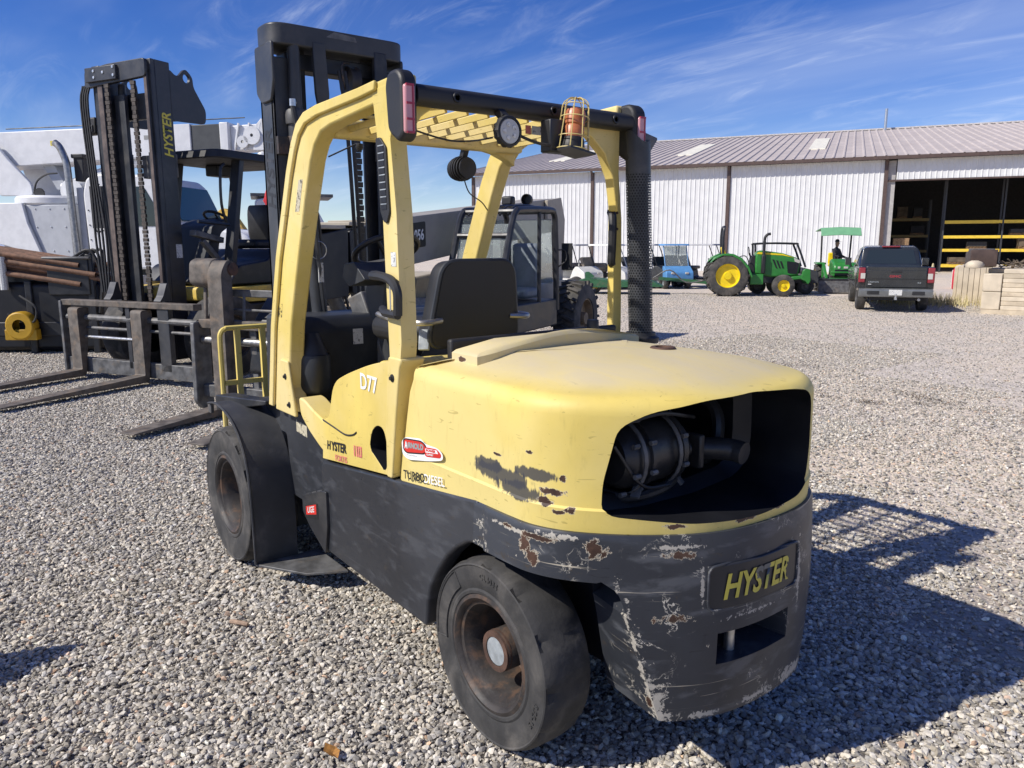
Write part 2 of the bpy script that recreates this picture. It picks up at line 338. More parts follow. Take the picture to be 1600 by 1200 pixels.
def stone_mesh(name, seed, n, lo, hi, region=((0,1),(0,1)), zoff=0):
    r = np.random.RandomState(seed)
    size = lo*(hi/lo)**(r.rand(n)**1.25)
    v = ICO[None]*(1+.30*(r.rand(n,12,1)-.5)*2)
    v = v + .12*(r.rand(n,12,3)-.5)
    v = v*(np.stack([size*(.85+.4*r.rand(n)), size*(.55+.35*r.rand(n)), size*(.36+.34*r.rand(n))], -1)[:,None,:])
    e = r.rand(n,3)*[2*math.pi, 1.1, 1.1]-[0,.55,.55]
    ca, sa = np.cos(e[:,0]), np.sin(e[:,0]); cb, sb = np.cos(e[:,1]), np.sin(e[:,1]); cc, s_ = np.cos(e[:,2]), np.sin(e[:,2])
    x, y, z = v[...,0], v[...,1], v[...,2]
    y, z = y*cb[:,None]-z*sb[:,None], y*sb[:,None]+z*cb[:,None]; x, z = x*cc[:,None]+z*s_[:,None], -x*s_[:,None]+z*cc[:,None]
    x, y = x*ca[:,None]-y*sa[:,None], x*sa[:,None]+y*ca[:,None]
    px = region[0][0]+r.rand(n)*(region[0][1]-region[0][0]); py = region[1][0]+r.rand(n)*(region[1][1]-region[1][0])
    pz = size*(.0+.85*r.rand(n)**1.4)+zoff
    co = np.stack([x+px[:,None], y+py[:,None], z+pz[:,None]], -1).reshape(-1,3)
    fc = (ICF[None]+(np.arange(n)*12)[:,None,None]).reshape(-1,3)
    me = bpy.data.meshes.new(name); me.vertices.add(len(co)); me.vertices.foreach_set('co', co.ravel())
    me.loops.add(fc.size); me.loops.foreach_set('vertex_index', fc.ravel()); me.polygons.add(len(fc)); me.polygons.foreach_set('loop_start', np.arange(len(fc))*3)
    me.polygons.foreach_set('use_smooth', [False]*len(fc)); me.update(); me.validate()
    g = .26+.46*r.rand(n)**1.15; warm = r.rand(n)
    col = np.stack([g*(1.03+.09*warm), g*(.985+.02*warm), g*(.90-.10*warm), np.ones(n)], -1)
    k = r.rand(n); col[k>.975] *= [1.25,.98,.82,1]; col[(k>.93)&(k<.975)] = np.minimum(1, col[(k>.93)&(k<.975)]*[1.5,1.46,1.42,1]); col[k<.06] *= [.6,.6,.62,1]
    a = me.color_attributes.new('tint', 'FLOAT_COLOR', 'POINT'); a.data.foreach_set('color', np.repeat(col, 12, 0).astype(np.float32).ravel())
    me.materials.append(M['stone']); return me
gc = bpy.data.collections.new('gravel_patches')
for k, (n_, lo, hi) in enumerate(((9600,.0044,.0178),(9600,.0044,.0178),(9200,.0044,.020),(2300,.0045,.017),(1700,.0045,.019),(550,.0045,.017))):
    o = bpy.data.objects.new('gravel_patch_%s' % 'abcdef'[k], stone_mesh('gravel_patch', 11+k, n_, lo, hi, ((-.5,.5),(-.5,.5)))); gc.objects.link(o)
cx, cy = cam.location.x, cam.location.y; pts = []; var = []; rot = []
for i in range(-6, 40):
    for j in range(-40, 8):
        dx, dy = i-cx, j-cy; d = math.hypot(dx, dy); a = math.degrees(math.atan2(dy, dx)-PSI)
        if (abs(a) < 46 and d < 30) or d < 2.5:
            dirt = (d-5.5)/11 + (-a-2)/50 + .25*math.sin(i*.7+1.3*math.sin(j*.5))*math.cos(j*.6) + random.uniform(-.12,.12)
            pts.append((i, j, .0)); var.append(5 if dirt > 1.15 else random.choice((3, 4)) if dirt > .52 else random.randrange(3)); rot.append(random.randrange(4)*math.pi/2)
me = bpy.data.meshes.new('gravel'); me.from_pydata(pts, [], [])
me.attributes.new('variant', 'INT', 'POINT').data.foreach_set('value', var); me.attributes.new('turn', 'FLOAT', 'POINT').data.foreach_set('value', rot)
go = bpy.data.objects.new('gravel', me); COL.objects.link(go)
ng = bpy.data.node_groups.new('gravel_scatter', 'GeometryNodeTree')
ng.interface.new_socket('Geometry', in_out='INPUT', socket_type='NodeSocketGeometry'); ng.interface.new_socket('Geometry', in_out='OUTPUT', socket_type='NodeSocketGeometry')
gi = ng.nodes.new('NodeGroupInput'); gout = ng.nodes.new('NodeGroupOutput'); ip = ng.nodes.new('GeometryNodeInstanceOnPoints'); ci = ng.nodes.new('GeometryNodeCollectionInfo')
ci.inputs['Collection'].default_value = gc; ci.inputs['Separate Children'].default_value = True; ci.inputs['Reset Children'].default_value = True
na = ng.nodes.new('GeometryNodeInputNamedAttribute'); na.data_type = 'INT'; na.inputs[0].default_value = 'variant'
nb = ng.nodes.new('GeometryNodeInputNamedAttribute'); nb.data_type = 'FLOAT'; nb.inputs[0].default_value = 'turn'
cx_ = ng.nodes.new('ShaderNodeCombineXYZ'); e2r = ng.nodes.new('FunctionNodeEulerToRotation')
ng.links.new(nb.outputs[0], cx_.inputs[2]); ng.links.new(cx_.outputs[0], e2r.inputs[0])
ng.links.new(gi.outputs[0], ip.inputs['Points']); ng.links.new(ci.outputs[0], ip.inputs['Instance']); ip.inputs['Pick Instance'].default_value = True
ng.links.new(na.outputs[0], ip.inputs['Instance Index']); ng.links.new(e2r.outputs[0], ip.inputs['Rotation']); ng.links.new(ip.outputs[0], gout.inputs[0])
md = go.modifiers.new('scatter', 'NODES'); md.node_group = ng
tag(go, 'loose grey crushed stone gravel covering the whole yard', 'gravel', kind='stuff')
# ================================================================ the yellow forklift in front
T = thing('forklift', 'large worn yellow and black forklift in the foreground, seen from its rear corner', 'forklift')
CWP = [(.05,.6),(-.15,.6),(-.27,.588),(-.38,.538),(-.485,.45),(-.575,.345),(-.645,.235),(-.688,.12),(-.706,0),(-.708,-.12),(-.698,-.24),(-.668,-.35),(-.61,-.455),(-.52,-.54),(-.4,-.588),(-.2,-.6),(.05,-.6)]
CW = [Vector((q.x, q.y)) for q in arcpts([(a, b, 0) for a, b in CWP], 10)]
def nrm(c, i):
    a = c[max(i-1,0)]; b = c[min(i+1,len(c)-1)]; t = (b-a).normalized(); return Vector((t.y, -t.x)) * (1 if True else -1)
NRM = [nrm(CW, i) for i in range(len(CW))]
if NRM[len(CW)//2].x > 0: NRM = [-q for q in NRM]
def xcw(y, off=.0):
    for i in range(len(CW)-1):
        a, b = CW[i], CW[i+1]
        if (a.y-y)*(b.y-y) <= 0 and abs(a.y-b.y) > 1e-6 and a.x < -.3:
            t = (y-a.y)/(b.y-a.y); n = NRM[i]; p = a.lerp(b, t)+n*off; return p.x
    return -.3
# --- counterweight casting
def zlow(p):
    ay = abs(p.y)
    if p.x > -.40 or ay > .475: return .775
    return float(np.interp(ay, [.30,.324,.362,.393,.433,.475], [.295,.30,.461,.606,.747,.785]))
mb = MB(); K = 14; out = []; inn = []
for i, p in enumerate(CW):
    n = NRM[i]; zl = zlow(p); pi = p - n*.26
    if zl < .7: pi = Vector((max(p.x+.05, -.34), p.y*.94))
    oc = []; ic = []
    for k in range(K+1):
        z = zl+(.932-zl)*k/K; bul = .012 + .010*math.sin(math.pi*min(1, max(0, (z-.30)/.63)))
        if z > .925: bul -= .006
        q = p+n*(bul-.012 if p.x > -.02 else bul); oc.append((q.x, q.y, z)); ic.append((pi.x, pi.y, z))
    out.append(oc); inn.append(ic)
rings = [o+i[::-1] for o, i in zip(out, inn)]
mb.loft(rings, caps=True)
cast = mb.build('counterweight', [M['cast'], M['cavity']], T, smooth=40)
ct = MB(); ct.loft([[(-.95,.205,.475),(-.95,-.205,.475),(-.95,-.205,.60),(-.95,.205,.60)],[(-.66,.165,.485),(-.66,-.165,.485),(-.66,-.165,.592),(-.66,.165,.592)],[(-.5,.16,.49),(-.5,-.16,.49),(-.5,-.16,.59),(-.5,.16,.59)]])
cut(cast, ct.build('slot_cutter', M['cast']))
# recessed badge plate, tow pin
def on_cw(y, z, off): n = None; return Vector((xcw(y, off), y, z))
pl = MB(); pw = rnd([(-.21,.675),(.21,.675),(.21,.828),(-.21,.828)], .03, 4)
cutp = MB(); pz = [( y, z) for y, z in pw]
ring0 = [(xcw(y,.05), y, z) for y, z in pz]; ring1 = [(xcw(y,.0155), y*.985, .7515+(z-.7515)*.96) for y, z in pz]
# dense plate face following the curve
cols = np.linspace(.21, -.21, 25); f0 = MB()
for sgn in (0,):
    vs = []; 
    for y in cols:
        for z in (.676,.70,.75,.80,.827): vs.append((xcw(y, .0255), y, z))
    fs = [(a*5+b, a*5+b+1, (a+1)*5+b+1, (a+1)*5+b) for a in range(24) for b in range(4)]
    vs2 = [(x+.02, y, z) for x, y, z in vs]; base = len(vs)
    edge = [a*5 for a in range(25)]+[24*5+b for b in range(1,5)]+[a*5+4 for a in range(23,-1,-1)]+[b for b in range(3,0,-1)]
    fs += [tuple(base+q for q in f) for f in fs]+[(edge[i], edge[(i+1)%len(edge)], base+edge[(i+1)%len(edge)], base+edge[i]) for i in range(len(edge))]
    f0.add(vs+vs2, fs)
plate_m = paint('badge_plate_paint', (.022,.023,.026), .32, chip=.02, chipscale=12, fade=(.045,.046,.05))
f0.build('badge_plate', plate_m, T, smooth=40, bevel=.004)
rim = MB(); rim.tube([(xcw(y,.0275), y, z) for y, z in pw+[pw[0], pw[1]]], .0045, 6, False); rim.build('badge_rim', M['cast'], T)
lm = paint('badge_letter_paint', (.62,.52,.06), .45, chip=-.1)
tl = NT('badge_letter_worn'); wob = tl.math('MULTIPLY', tl.math('SUBTRACT', tl.noise(60, 4, .6), .5), 1.5)
cc = tl.mix(tl.noise(20), (.60,.50,.05), (.66,.56,.10)); k1 = tl.blob((-.735,-.006,.782), (.08,.034,.034), wob, .06); cc = tl.mix(k1, cc, (.14,.14,.13))
k2 = tl.blob((-.735,-.150,.745), (.08,.018,.034), wob, .06); cc = tl.mix(k2, cc, (.03,.03,.033)); k3 = tl.blob((-.735,-.165,.77), (.08,.008,.05), wob, .06); cc = tl.mix(k3, cc, (.03,.03,.033))
tl.out(cc, .5)
text('lettering', 'HYSTER', .118, tl.m, T, lambda u, v, z: Vector((xcw(.163-u, .0295), .163-u, .712+v)), bold=.0032, shear=.22, sx=.745)
pin = MB(); pin.tube([(-.655,.05,.48),(-.655,.05,.60)], .018, 16); pin.build('tow_pin', M['zinc'], T)
# --- yellow hood / counterweight cover with the radiator opening
fr = [(.32,.6),(.475,.596),(.508,.572)]
L0 = [Vector(q) for q in fr[::-1]] + [q.copy() for q in CW] + [Vector((q[0], -q[1])) for q in fr]
def off(poly, d):
    o = []; m = len(poly)
    for i in range(m):
        a, b = poly[i-1], poly[(i+1) % m]; t = (b-a).normalized(); o.append(poly[i] - Vector((-t.y, t.x))*d)
    return o
area = sum(L0[i-1].x*L0[i].y-L0[i].x*L0[i-1].y for i in range(len(L0)))
sg = -1 if area > 0 else 1
def zb(p): return .925 if p.x < .03 else .932-.117*(p.x*1.2-.02)
def crown(x, y): return 1.372 + .075*(1-min(1, (abs(y)/.56))**2.2)*min(1, max(.0, (x+.72)/.45))**.55
skew = lambda x, z: x + max(0, (x-.25)/.24)*max(0, 1.37-z)*.24
rings = []
for d in (.22, .012, .006): rings.append([(skew(p.x, zb(q)), p.y, zb(q)) for p, q in zip(off(L0, sg*d), L0)])
for zz, d in ((.975,.003),(1.005,.000),(1.012,.007),(1.05,.007),(1.14,.006),(1.25,.007)): rings.append([(skew(p.x, zz), p.y, zz) for p in off(L0, sg*d)])
Rr = .062
for a in range(0, 91, 15):
    d = .008+Rr*(1-math.cos(math.radians(a))); z = 1.306+Rr*math.sin(math.radians(a)); rings.append([(p.x, p.y, z) for p in off(L0, sg*d)])
B = off(L0, sg*(.008+Rr)); cen = Vector((-.1, 0))
for k in (.9,.78,.62,.45,.28,.12,.03):
    ring = []
    for p in B:
        x = cen.x+(p.x-cen.x)*k; y = p.y*k; ring.append((x, y, 1.37+.072*(1-k**2.4)))
    rings.append(ring)
hb = MB(); hb.loft(rings)
hood = hb.build('hood', [M['hood'], M['cavity']], T, smooth=50)
opn = rnd([(.468,.992),(.466,1.10),(.435,1.275),(.36,1.322),(.20,1.352),(0,1.362),(-.20,1.350),(-.30,1.335),(-.345,1.29),(-.352,1.10),(-.33,1.02),(-.26,.975),(-.02,.956),(.25,.964)], .035, 4)
oc = MB(); oc.loft([[(-.95, y, z) for y, z in opn], [(-.42, y, z) for y, z in opn], [(-.38, y*.86+.01, 1.165+(z-1.165)*.80) for y, z in opn], [(-.05, y*.84+.02, 1.165+(z-1.165)*.78) for y, z in opn]])
cut(hood, oc.build('opening_cutter', M['cavity'], smooth=0))
tr = MB(); tr.tube([(xcw(y,-.003), y, z) for y, z in opn+opn[:1]], .005, 5, False); None
mf = MB(); mf.lathe([(.0,.36),(.085,.36),(.095,.345),(.108,.33),(.112,.30),(.112,.27),(.122,.268),(.122,.25),(.112,.248),(.112,.14),(.104,.12),(.124,.118),(.124,.095),(.10,.09),(.09,.05),(.07,.03),(0,.03)], (-.36,-.01,1.135), 'y', 28)
mf.build('muffler', M['muffler'], T)
ex = MB(); ex.tube(arcpts([(-.36,.04,1.12),(-.40,-.01,1.12),(-.44,-.06,1.118),(-.50,-.12,1.115),(-.55,-.13,1.11)], 5), .040, 14); ex.build('exhaust_elbow', M['muffler'], T)
fl = MB(); fl.box(-.47,-.35,-.015,.01,1.06,1.18); fl.build('exhaust_flange', M['muffler'], T, bevel=.006)
for yy in (.30,.13): b_ = MB(); b_.lathe([(.126,-.008),(.13,-.008),(.13,.008),(.126,.008)], (-.36,yy,1.135), 'y', 24); b_.build('muffler_clamp', M['greysteel'], T)
rd = MB(); rd.box(-.10,-.07,-.30,.36,.98,1.30); rd.build('radiator_core', M['muffler'], T)
fn_ = MB()
for k in range(22): fn_.box(-.104,-.098,-.29+k*.029,-.278+k*.029,1.0,1.28)
fn_.build('radiator_fins', M['greysteel'], T)
for pts, r_ in (([(-.30,.36,1.02),(-.40,.30,1.0),(-.44,.18,1.015),(-.40,.05,1.03),(-.30,-.05,1.02)], .018), ([(-.20,-.22,1.28),(-.33,-.24,1.22),(-.36,-.22,1.10),(-.30,-.20,1.0)], .026), ([(-.42,.33,1.26),(-.45,.20,1.28),(-.44,.05,1.25),(-.38,-.06,1.22)], .007), ([(-.44,.40,1.20),(-.47,.30,1.06),(-.46,.15,1.03)], .006)):
    h_ = MB(); h_.tube(arcpts(pts, 6), r_, 9); h_.build('engine_hose', M['muffler'], T)
for yy in (.335,.255,.10):
    for k in range(8):
        a = k*.785+.3; b_ = MB(); b_.lathe([(0,-.012),(.009,-.012),(.009,.012),(0,.012)], (-.36+.128*math.cos(a), yy, 1.135+.128*math.sin(a)), 'y', 6); b_.build('muffler_bolt', M['greysteel'], T)
mbk = MB(); mbk.bar((-.44,.30,1.01),(-.40,.22,1.08), .03, .01); mbk.bar((-.44,.06,1.01),(-.40,.08,1.06), .03, .01); mbk.build('muffler_bracket', M['greysteel'], T)
# latch button and filler on the hood, raised engine cover ahead of it
lid = MB(); edge = [(.20,.475),(.185,.40),(.205,.22),(.26,.02),(.30,-.16),(.30,-.36),(.28,-.475)]
e3 = [Vector((a,b)) for a,b in [(q.x,q.y) for q in arcpts([(a,b,0) for a,b in edge], 5)]]
lp = [(q.x, q.y) for q in e3]+[(.40,-.475),(.37,.475)]
lid.loft([[(x, y, 1.36) for x, y in lp], [(x, y, 1.418+.042*(1-(abs(y)/.475)**2)) for x, y in lp], [(x+(.012 if x<.35 else -.012), y*.975, 1.430+.042*(1-(abs(y)/.475)**2)) for x, y in lp], [(.32+(x-.32)*.6, y*.6, 1.432+.045*(1-(abs(y)*.6/.475)**2)) for x, y in lp]])
lid.build('engine_cover', M['hood'], T, smooth=40)
rb = MB(); rb.box(.405,.44,-.46,.455,1.30,1.462); rb.build('cover_seal', M['plastic'], T, bevel=.01)
sh = MB(); sh.box(.47,.86,-.56,.54,1.22,1.335); sh.build('hood_front_shelf', M['hood'], T, bevel=.02, seg=3)
bt = MB(); bt.lathe([(0,.045),(.024,.045),(.026,.04),(.026,0)], (.345,-.25,1.458), 'z', 14); bt.build('latch_knob', M['plastic'], T)
cp = MB(); cp.lathe([(.045,.0),(.05,.006),(.045,.012),(.03,.012),(.028,.004),(0,.004)], (-.165,-.13,1.434), 'z', 18); cp.build('lifting_eye_cover', M['rust'], T)
# --- black side panels with the wheel arch
arch = [(.405,.300),(.397,.32),(.385,.42),(.36,.49),(.30,.58),(.24,.655),(.17,.715),(.10,.755),(.035,.775)]
def panel(y0, y1, m):
    poly = [(.035,.775),(.030,.935),(1.345,.786),(1.372,.76),(1.40,.32)]+arch[:-1]
    mb = MB(); mb.prism(poly, y0, y1); return mb.build('side_panel', m, T, bevel=.012, seg=3)
panel(.52,.600,M['panel']); panel(-.60,-.52,M['panel'])
ga = MB(); ga.box(.028,.034,.40,.597,.775,.93); ga.build('panel_gap', M['cavity'], T)
ch = MB(); ch.box(-.35,1.95,-.30,.30,.36,.90); ch.box(.45,1.9,-.52,.515,.335,.78); ch.build('chassis', M['cavity'], T, bevel=.01)
# --- cowl (operator's side panel) carrying the cab leg
def cowl(y0, y1):
    poly = rnd([(1.343,.800,.005),(1.318,1.0,.0),(1.25,1.02,.05),(1.185,1.20,.10),(1.05,1.255,.10),(.803,1.332,.1),(.60,1.372,.04),(.575,1.36,.01),(.60,1.10,.1),(.648,.876,.01)], .02, 5)
    mb = MB(); mb.prism(poly, y0, y1); return mb
c0 = cowl(.30,.602).build('side_cowl', [M['yellow'], M['cavity']], T)
op = MB(); op.prism(rnd([(.842,.957),(.815,1.04),(.765,1.075),(.71,1.07),(.685,1.02),(.690,.90),(.715,.885)], .03, 4), .44, .7); cut(c0, op.build('hole_cutter', M['cavity'], smooth=0))
bv = c0.modifiers.new('bevel', 'BEVEL'); bv.width = .016; bv.segments = 3; bv.limit_method = 'ANGLE'; bv.angle_limit = math.radians(50)
lv = MB(); lv.lathe([(0,.0),(.022,.0),(.024,-.01),(.024,-.03)], (.735,.50,.965), 'y', 12); lv.box(.70,.77,.44,.455,.90,.96); lv.build('cap_lever', M['greysteel'], T, bevel=.004)
cowl(-.60,-.30).build('side_cowl', M['yellow'], T, bevel=.016)
cr = MB(); cr.tube(arcpts([(1.315,.6035,.998),(1.20,.6035,.985),(1.08,.6035,.972),(1.0,.6035,.985),(.96,.6035,1.005)], 4), .004, 5); cr.build('cowl_crease', M['plastic'], T)
# floor side rail, floor mat, step
fs = MB(); fs.prism(rnd([(1.64,1.06),(1.57,1.055),(1.47,1.02),(1.33,.985),(1.30,.81),(1.40,.845),(1.52,.90),(1.62,.965)], .03, 4), .47, .592); fs.build('floor_edge', M['yellow'], T, bevel=.012)
fm = MB(); fm.box(1.2,1.75,-.45,.466,.93,.985)
for k in range(9): fm.box(1.22+k*.055,1.255+k*.055,-.44,.455,.985,.990)
fm.build('floor_mat', M['dash'], T)
st = MB(); st.prism(rnd([(1.30,.46),(1.335,.31),(1.52,.40),(1.60,.46),(1.60,.545),(1.345,.635),(1.30,.64)], .012, 3), .40, .615); st.build('step', M['black'], T, bevel=.008)
tp = MB()
for a in range(7):
    for b in range(5): x = 1.36+a*.036; y = .43+b*.04; z = .634-(x-1.345)*.353+.004; tp.bar((x,y,z),(x+.018,y+.018*(1 if (a+b)%2 else -1),z-.006), .007, .004)
tp.build('tread_plate', M['greysteel'], T)
dl = MB(); dl.add([(1.56,.6165,.50),(1.40,.6165,.555),(1.40,.6165,.47),(1.56,.6165,.435)], [(0,1,2,3)]); dl.build('step_decal', M['blkprint'], T, smooth=0)
dl = MB(); dl.add([(1.55,.6175,.50),(1.42,.6175,.545),(1.42,.6175,.492),(1.55,.6175,.455)], [(0,1,2,3)]); dl.build('step_decal', M['redprint'], T, smooth=0)
text('lettering', 'UGE', .045, M['labelwhite'], T, lambda u, v, z: Vector((1.53-u, .6185, .470+v+u*.33)), bold=.001)
# --- overhead guard
def mirror(fn):
    for s in (1, -1): fn(s)
def leg_parts(s):
    a, b = (.525, .605) if s > 0 else (-.605, -.525)
    fo = [(1.99,.965),(1.892,1.413),(1.766,1.774),(1.574,2.177),(1.500,2.30),(1.43,2.378),(1.34,2.418),(1.20,2.432),(.80,2.440),(.50,2.452)]
    fi = [(.50,2.36),(.70,2.362),(1.10,2.335),(1.20,2.318),(1.27,2.27),(1.321,2.206),(1.40,2.04),(1.531,1.736),(1.653,1.432),(1.70,1.22),(1.715,1.10),(1.63,.98)]
    mb = MB(); mb.prism(fo+(fi if s > 0 else [tuple(np.array(q)*.6+np.array(min(fo, key=lambda w: (w[0]-q[0])**2+(w[1]-q[1])**2))*.4) for q in fi]), a, b); p_ = mb.build('guard_front_leg', M['yellow'], T, bevel=.010)
    e = (.605, .622) if s > 0 else (-.622, -.605)
    inner = [(1.93,.965),(1.838,1.40),(1.715,1.755),(1.528,2.148),(1.462,2.26),(1.41,2.325),(1.335,2.368),(1.20,2.386),(.80,2.400),(.66,2.41)]
    mb = MB(); mb.prism(fo[:-1]+[(.66,2.447)]+inner[::-1], *e); mb.build('guard_rail_flange', M['yellow'], T, bevel=.006)
    mb = MB(); mb.prism(rnd([(1.90,.955),(1.625,.955),(1.665,1.10),(1.70,1.24),(1.80,1.24),(1.86,1.1)], .01, 2), *((.600,.617) if s > 0 else (-.617,-.600))); mb.build('leg_foot', M['yellow'], T, bevel=.006)
    for bx, bz in ((1.735,1.155),(1.70,1.01)): 
        b2 = MB(); b2.lathe([(0,.012),(.008,.012),(.009,.004),(.016,.003),(.017,0)], (bx, .617*s if s > 0 else -.63, bz), 'y', 12); b2.build('bolt', M['plastic'], T)
mirror(leg_parts)
def rear_leg(s):
    y0, y1 = (.535, .607) if s > 0 else (-.612, -.558)
    poly = rnd([(.54,1.37),(.625,1.37),(.648,1.966),(.668,2.209),(.705,2.42),(.50,2.42)] + [(.57,2.22),(.538,1.942),(.527,1.45)] if s > 0 else [(.53,1.37),(.568,1.37),(.575,1.966),(.59,2.209),(.62,2.42),(.50,2.42),(.57,2.22),(.538,1.942),(.527,1.45)], .01, 3)
    mb = MB(); mb.prism(poly, y0, y1); mb.build('guard_rear_leg', M['yellow'], T, bevel=.012, seg=3)
    mb = MB(); mb.prism([(.52,1.385),(.63,1.385),(.655,.875),(.575,.875),(.60,1.12),(.565,1.37)] if False else rnd([(.523,1.385),(.632,1.385),(.67,1.1),(.675,.870),(.628,.872),(.588,1.12),(.545,1.34)], .01, 2), *((.50,.612) if s > 0 else (-.612,-.50))); mb.build('leg_base', M['yellow'], T, bevel=.010, seg=3)
    b2 = MB(); b2.lathe([(0,.012),(.008,.012),(.009,.004),(.016,.003),(.017,0)], (.60, .612 if s > 0 else -.625, 1.30), 'y', 12); b2.build('bolt', M['plastic'], T)
mirror(rear_leg)
# roof: front and rear headers, slats
hd = MB(); hd.box(1.19,1.27,-.53,.53,2.302,2.385); hd.build('roof_front_header', M['yellow'], T, bevel=.012)
arcy = [(-.555,2.375),(.53,2.375),(.53,2.27),(.505,2.305),(.46,2.335),(.38,2.348),(0,2.350),(-.28,2.338),(-.38,2.30),(-.46,2.235),(-.515,2.13),(-.545,1.98),(-.555,1.98)]
hd = MB(); hd.prism(arcy, .505, .56, 'x'); hd.build('roof_rear_header', M['yellow'], T, bevel=.008)
# front legs' upper gusset on the right, seen through the roof
mb = MB(); mb.prism([(-.53,2.335),(-.15,2.335),(-.28,2.322),(-.40,2.30),(-.48,2.27),(-.53,2.24)], 1.26, 1.32, 'x'); mb.build('roof_gusset', M['yellow'], T, bevel=.008)
for k in range(10):
    y = -.465+k*.1035; s_ = MB(); s_.bar((.555,y,2.352),(1.20,y,2.340), .012, .030, (0,.22,1)); s_.build('roof_slat', M['yellow'], T, bevel=.003, seg=1)
for x in (.78,1.0): s_ = MB(); s_.box(x,x+.03,-.53,.53,2.366,2.376); s_.build('roof_crossbar', M['yellow'], T)
bb = MB(); bb.prism(rnd([(.455,2.335),(.515,2.340),(.515,2.405),(.47,2.415),(.42,2.395),(.42,2.345)], .015, 3), -.56, .57, 'y'); bb.build('rear_bar', M['plastic'], T, bevel=.004)
for y in (.40,-.08,-.44): b2 = MB(); b2.lathe([(.020,0),(.018,-.006),(.012,-.006),(.01,-.001),(0,-.001)], (.421,y,2.372), 'x', 14); b2.build('bolt_cap', M['cavity'], T)
def corner(s):
    poly = rnd([(.415,2.215),(.455,2.195),(.53,2.24),(.545,2.41),(.52,2.452),(.45,2.455),(.415,2.42)], .03, 4)
    mb = MB(); mb.prism(poly, *((.575, .640) if s > 0 else (-.632, -.552))); mb.build('corner_cap', M['plastic'], T, bevel=.018, seg=3)
    y0, y1 = (.590, .634) if s > 0 else (-.622, -.575)
    ls = MB(); ls.box(.405,.43,y0,y1,2.225,2.395); ls.build('tail_light', M['lens'], T, bevel=.008)
    for z0, z1 in ((2.27,2.278),(2.325,2.333),(2.225,2.232),(2.388,2.396)): q = MB(); q.box(.4025,.41,y0+.006,y1-.006,z0,z1); q.build('lens_divider', M['lens2'], T)
    q = MB(); q.box(.4023,.41,y0+.008,y0+.014,2.232,2.388); q.build('lens_divider', M['lens2'], T)
mirror(corner)
# grille strip on the left rear leg
vg = MB(); vp = rnd([(.672,2.235),(.638,2.235),(.594,2.195),(.578,1.95),(.60,1.91),(.625,1.915),(.650,1.955),(.668,2.19)], .008, 2); vg.prism(vp, .606, .616); vg.build('air_grille', M['plastic'], T, bevel=.003)
for k in range(9):
    z = 1.962+k*.0275; x0 = .583+(z-1.95)*.06; q = MB(); q.box(x0+.012,x0+.054,.6155,.6175,z,z+.019); q.build('grille_opening', M['cavity'], T, smooth=0); q = MB(); q.box(x0+.010,x0+.056,.6155,.6185,z+.0195,z+.0235); q.build('grille_bar', M['hub'], T, smooth=0)
# ---- wheels
def wheel(x, yo, r, wd, rr, parent, s=1, notches=0, text_=False, hubr=.055, hubout=-.05, dish=.13, rub='rubber', rimm='rim', name='wheel', n=72):
    Y = lambda h: yo + s*h
    rm = MB(); rm.lathe([(rr+.008,Y(-.006)),(rr-.006,Y(-.002)),(rr-.018,Y(-.012)),(rr-.022,Y(-.022)),(rr-.034,Y(-.026)),(rr-.040,Y(-.040)),(rr-.052,Y(-.060)),(rr-.060,Y(-dish)),(rr*.45,Y(-dish-.02)),(0,Y(-dish-.02))], (x,0,r), 'y', 48)
    w_ = rm.build(name, M[rimm], parent, smooth=30)
    ty = MB(); t = wd
    prof = [(rr-.01,-.03),(rr+.004,-.010),(rr+.012,-.002),(rr+.022,-.001),(rr+.030,-.006),(rr+.036,-.004),(r*.80,0),(r*.93,-.001),(r*.945,.003),(r*.96,0),(r*.975,-.012),(r*.993,-.028),(r,-.06),(r*1.002,-t*.5),(r,-t+.06),(r*.985,-t+.02),(r*.95,-t),(rr,-t)]
    def mod(i, k, q):
        if notches and i in (10, 11, 12, 14, 15) and k % notches == 0: return q*(.955 if i != 12 else .985)
        return q
    ty.lathe([(a, Y(b)) for a, b in prof], (x,0,r), 'y', n, mod=mod); ty.build('tyre', M[rub], w_, smooth=32)
    if hubr:
        hb_ = MB(); hb_.lathe([(hubr*1.35,Y(-dish)),(hubr*1.1,Y(-dish+.02)),(hubr,Y(-dish+.03)),(hubr,Y(hubout)),(hubr*.93,Y(hubout+.008)),(hubr*.70,Y(hubout+.008)),(hubr*.70,Y(hubout+.002))], (x,0,r), 'y', 28); hb_.build('hub', M['rim'], w_); hr = MB(); hr.lathe([(hubr*.70,Y(hubout+.009)),(hubr*.98,Y(hubout+.009)),(hubr*1.01,Y(hubout-.012))], (x,0,r), 'y', 28); hr.build('hub_ring', M['rust'], w_)
        hc = MB(); hc.lathe([(hubr*.70,Y(hubout)),(hubr*.68,Y(hubout+.006)),(0,Y(hubout+.007))], (x,0,r), 'y', 24); hc.build('hub_cap', M['hub'], w_)
    return w_
sw = wheel(0, .590, .3526, .205, .215, T, 1, 6, hubr=.078, hubout=-.05, dish=.20)
for a in (0.5, 1.7, 3.2, 4.4, 5.5):
    b = MB(); b.lathe([(0,.012),(.008,.01),(.009,0)], (.092*math.cos(a), .42, .3526+.092*math.sin(a)), 'y', 6)
    b.build('wheel_nut', M['rust'], sw)
def side_text(s, a0, r0, size, cx, cz, y):
    return text('raised_lettering', s, size, M['rubber'], sw, lambda u, v, z: Vector((cx+(r0+v)*math.cos(a0+u/r0), y+z, cz+(r0+v)*math.sin(a0+u/r0))), bold=.001, extr=.0025, track=1.15)
side_text('CL403S', math.radians(83), .287, .030, 0, .3526, .5905)
side_text('8.25-15', math.radians(190), .284, .030, 0, .3526, .5905)
ov = MB()
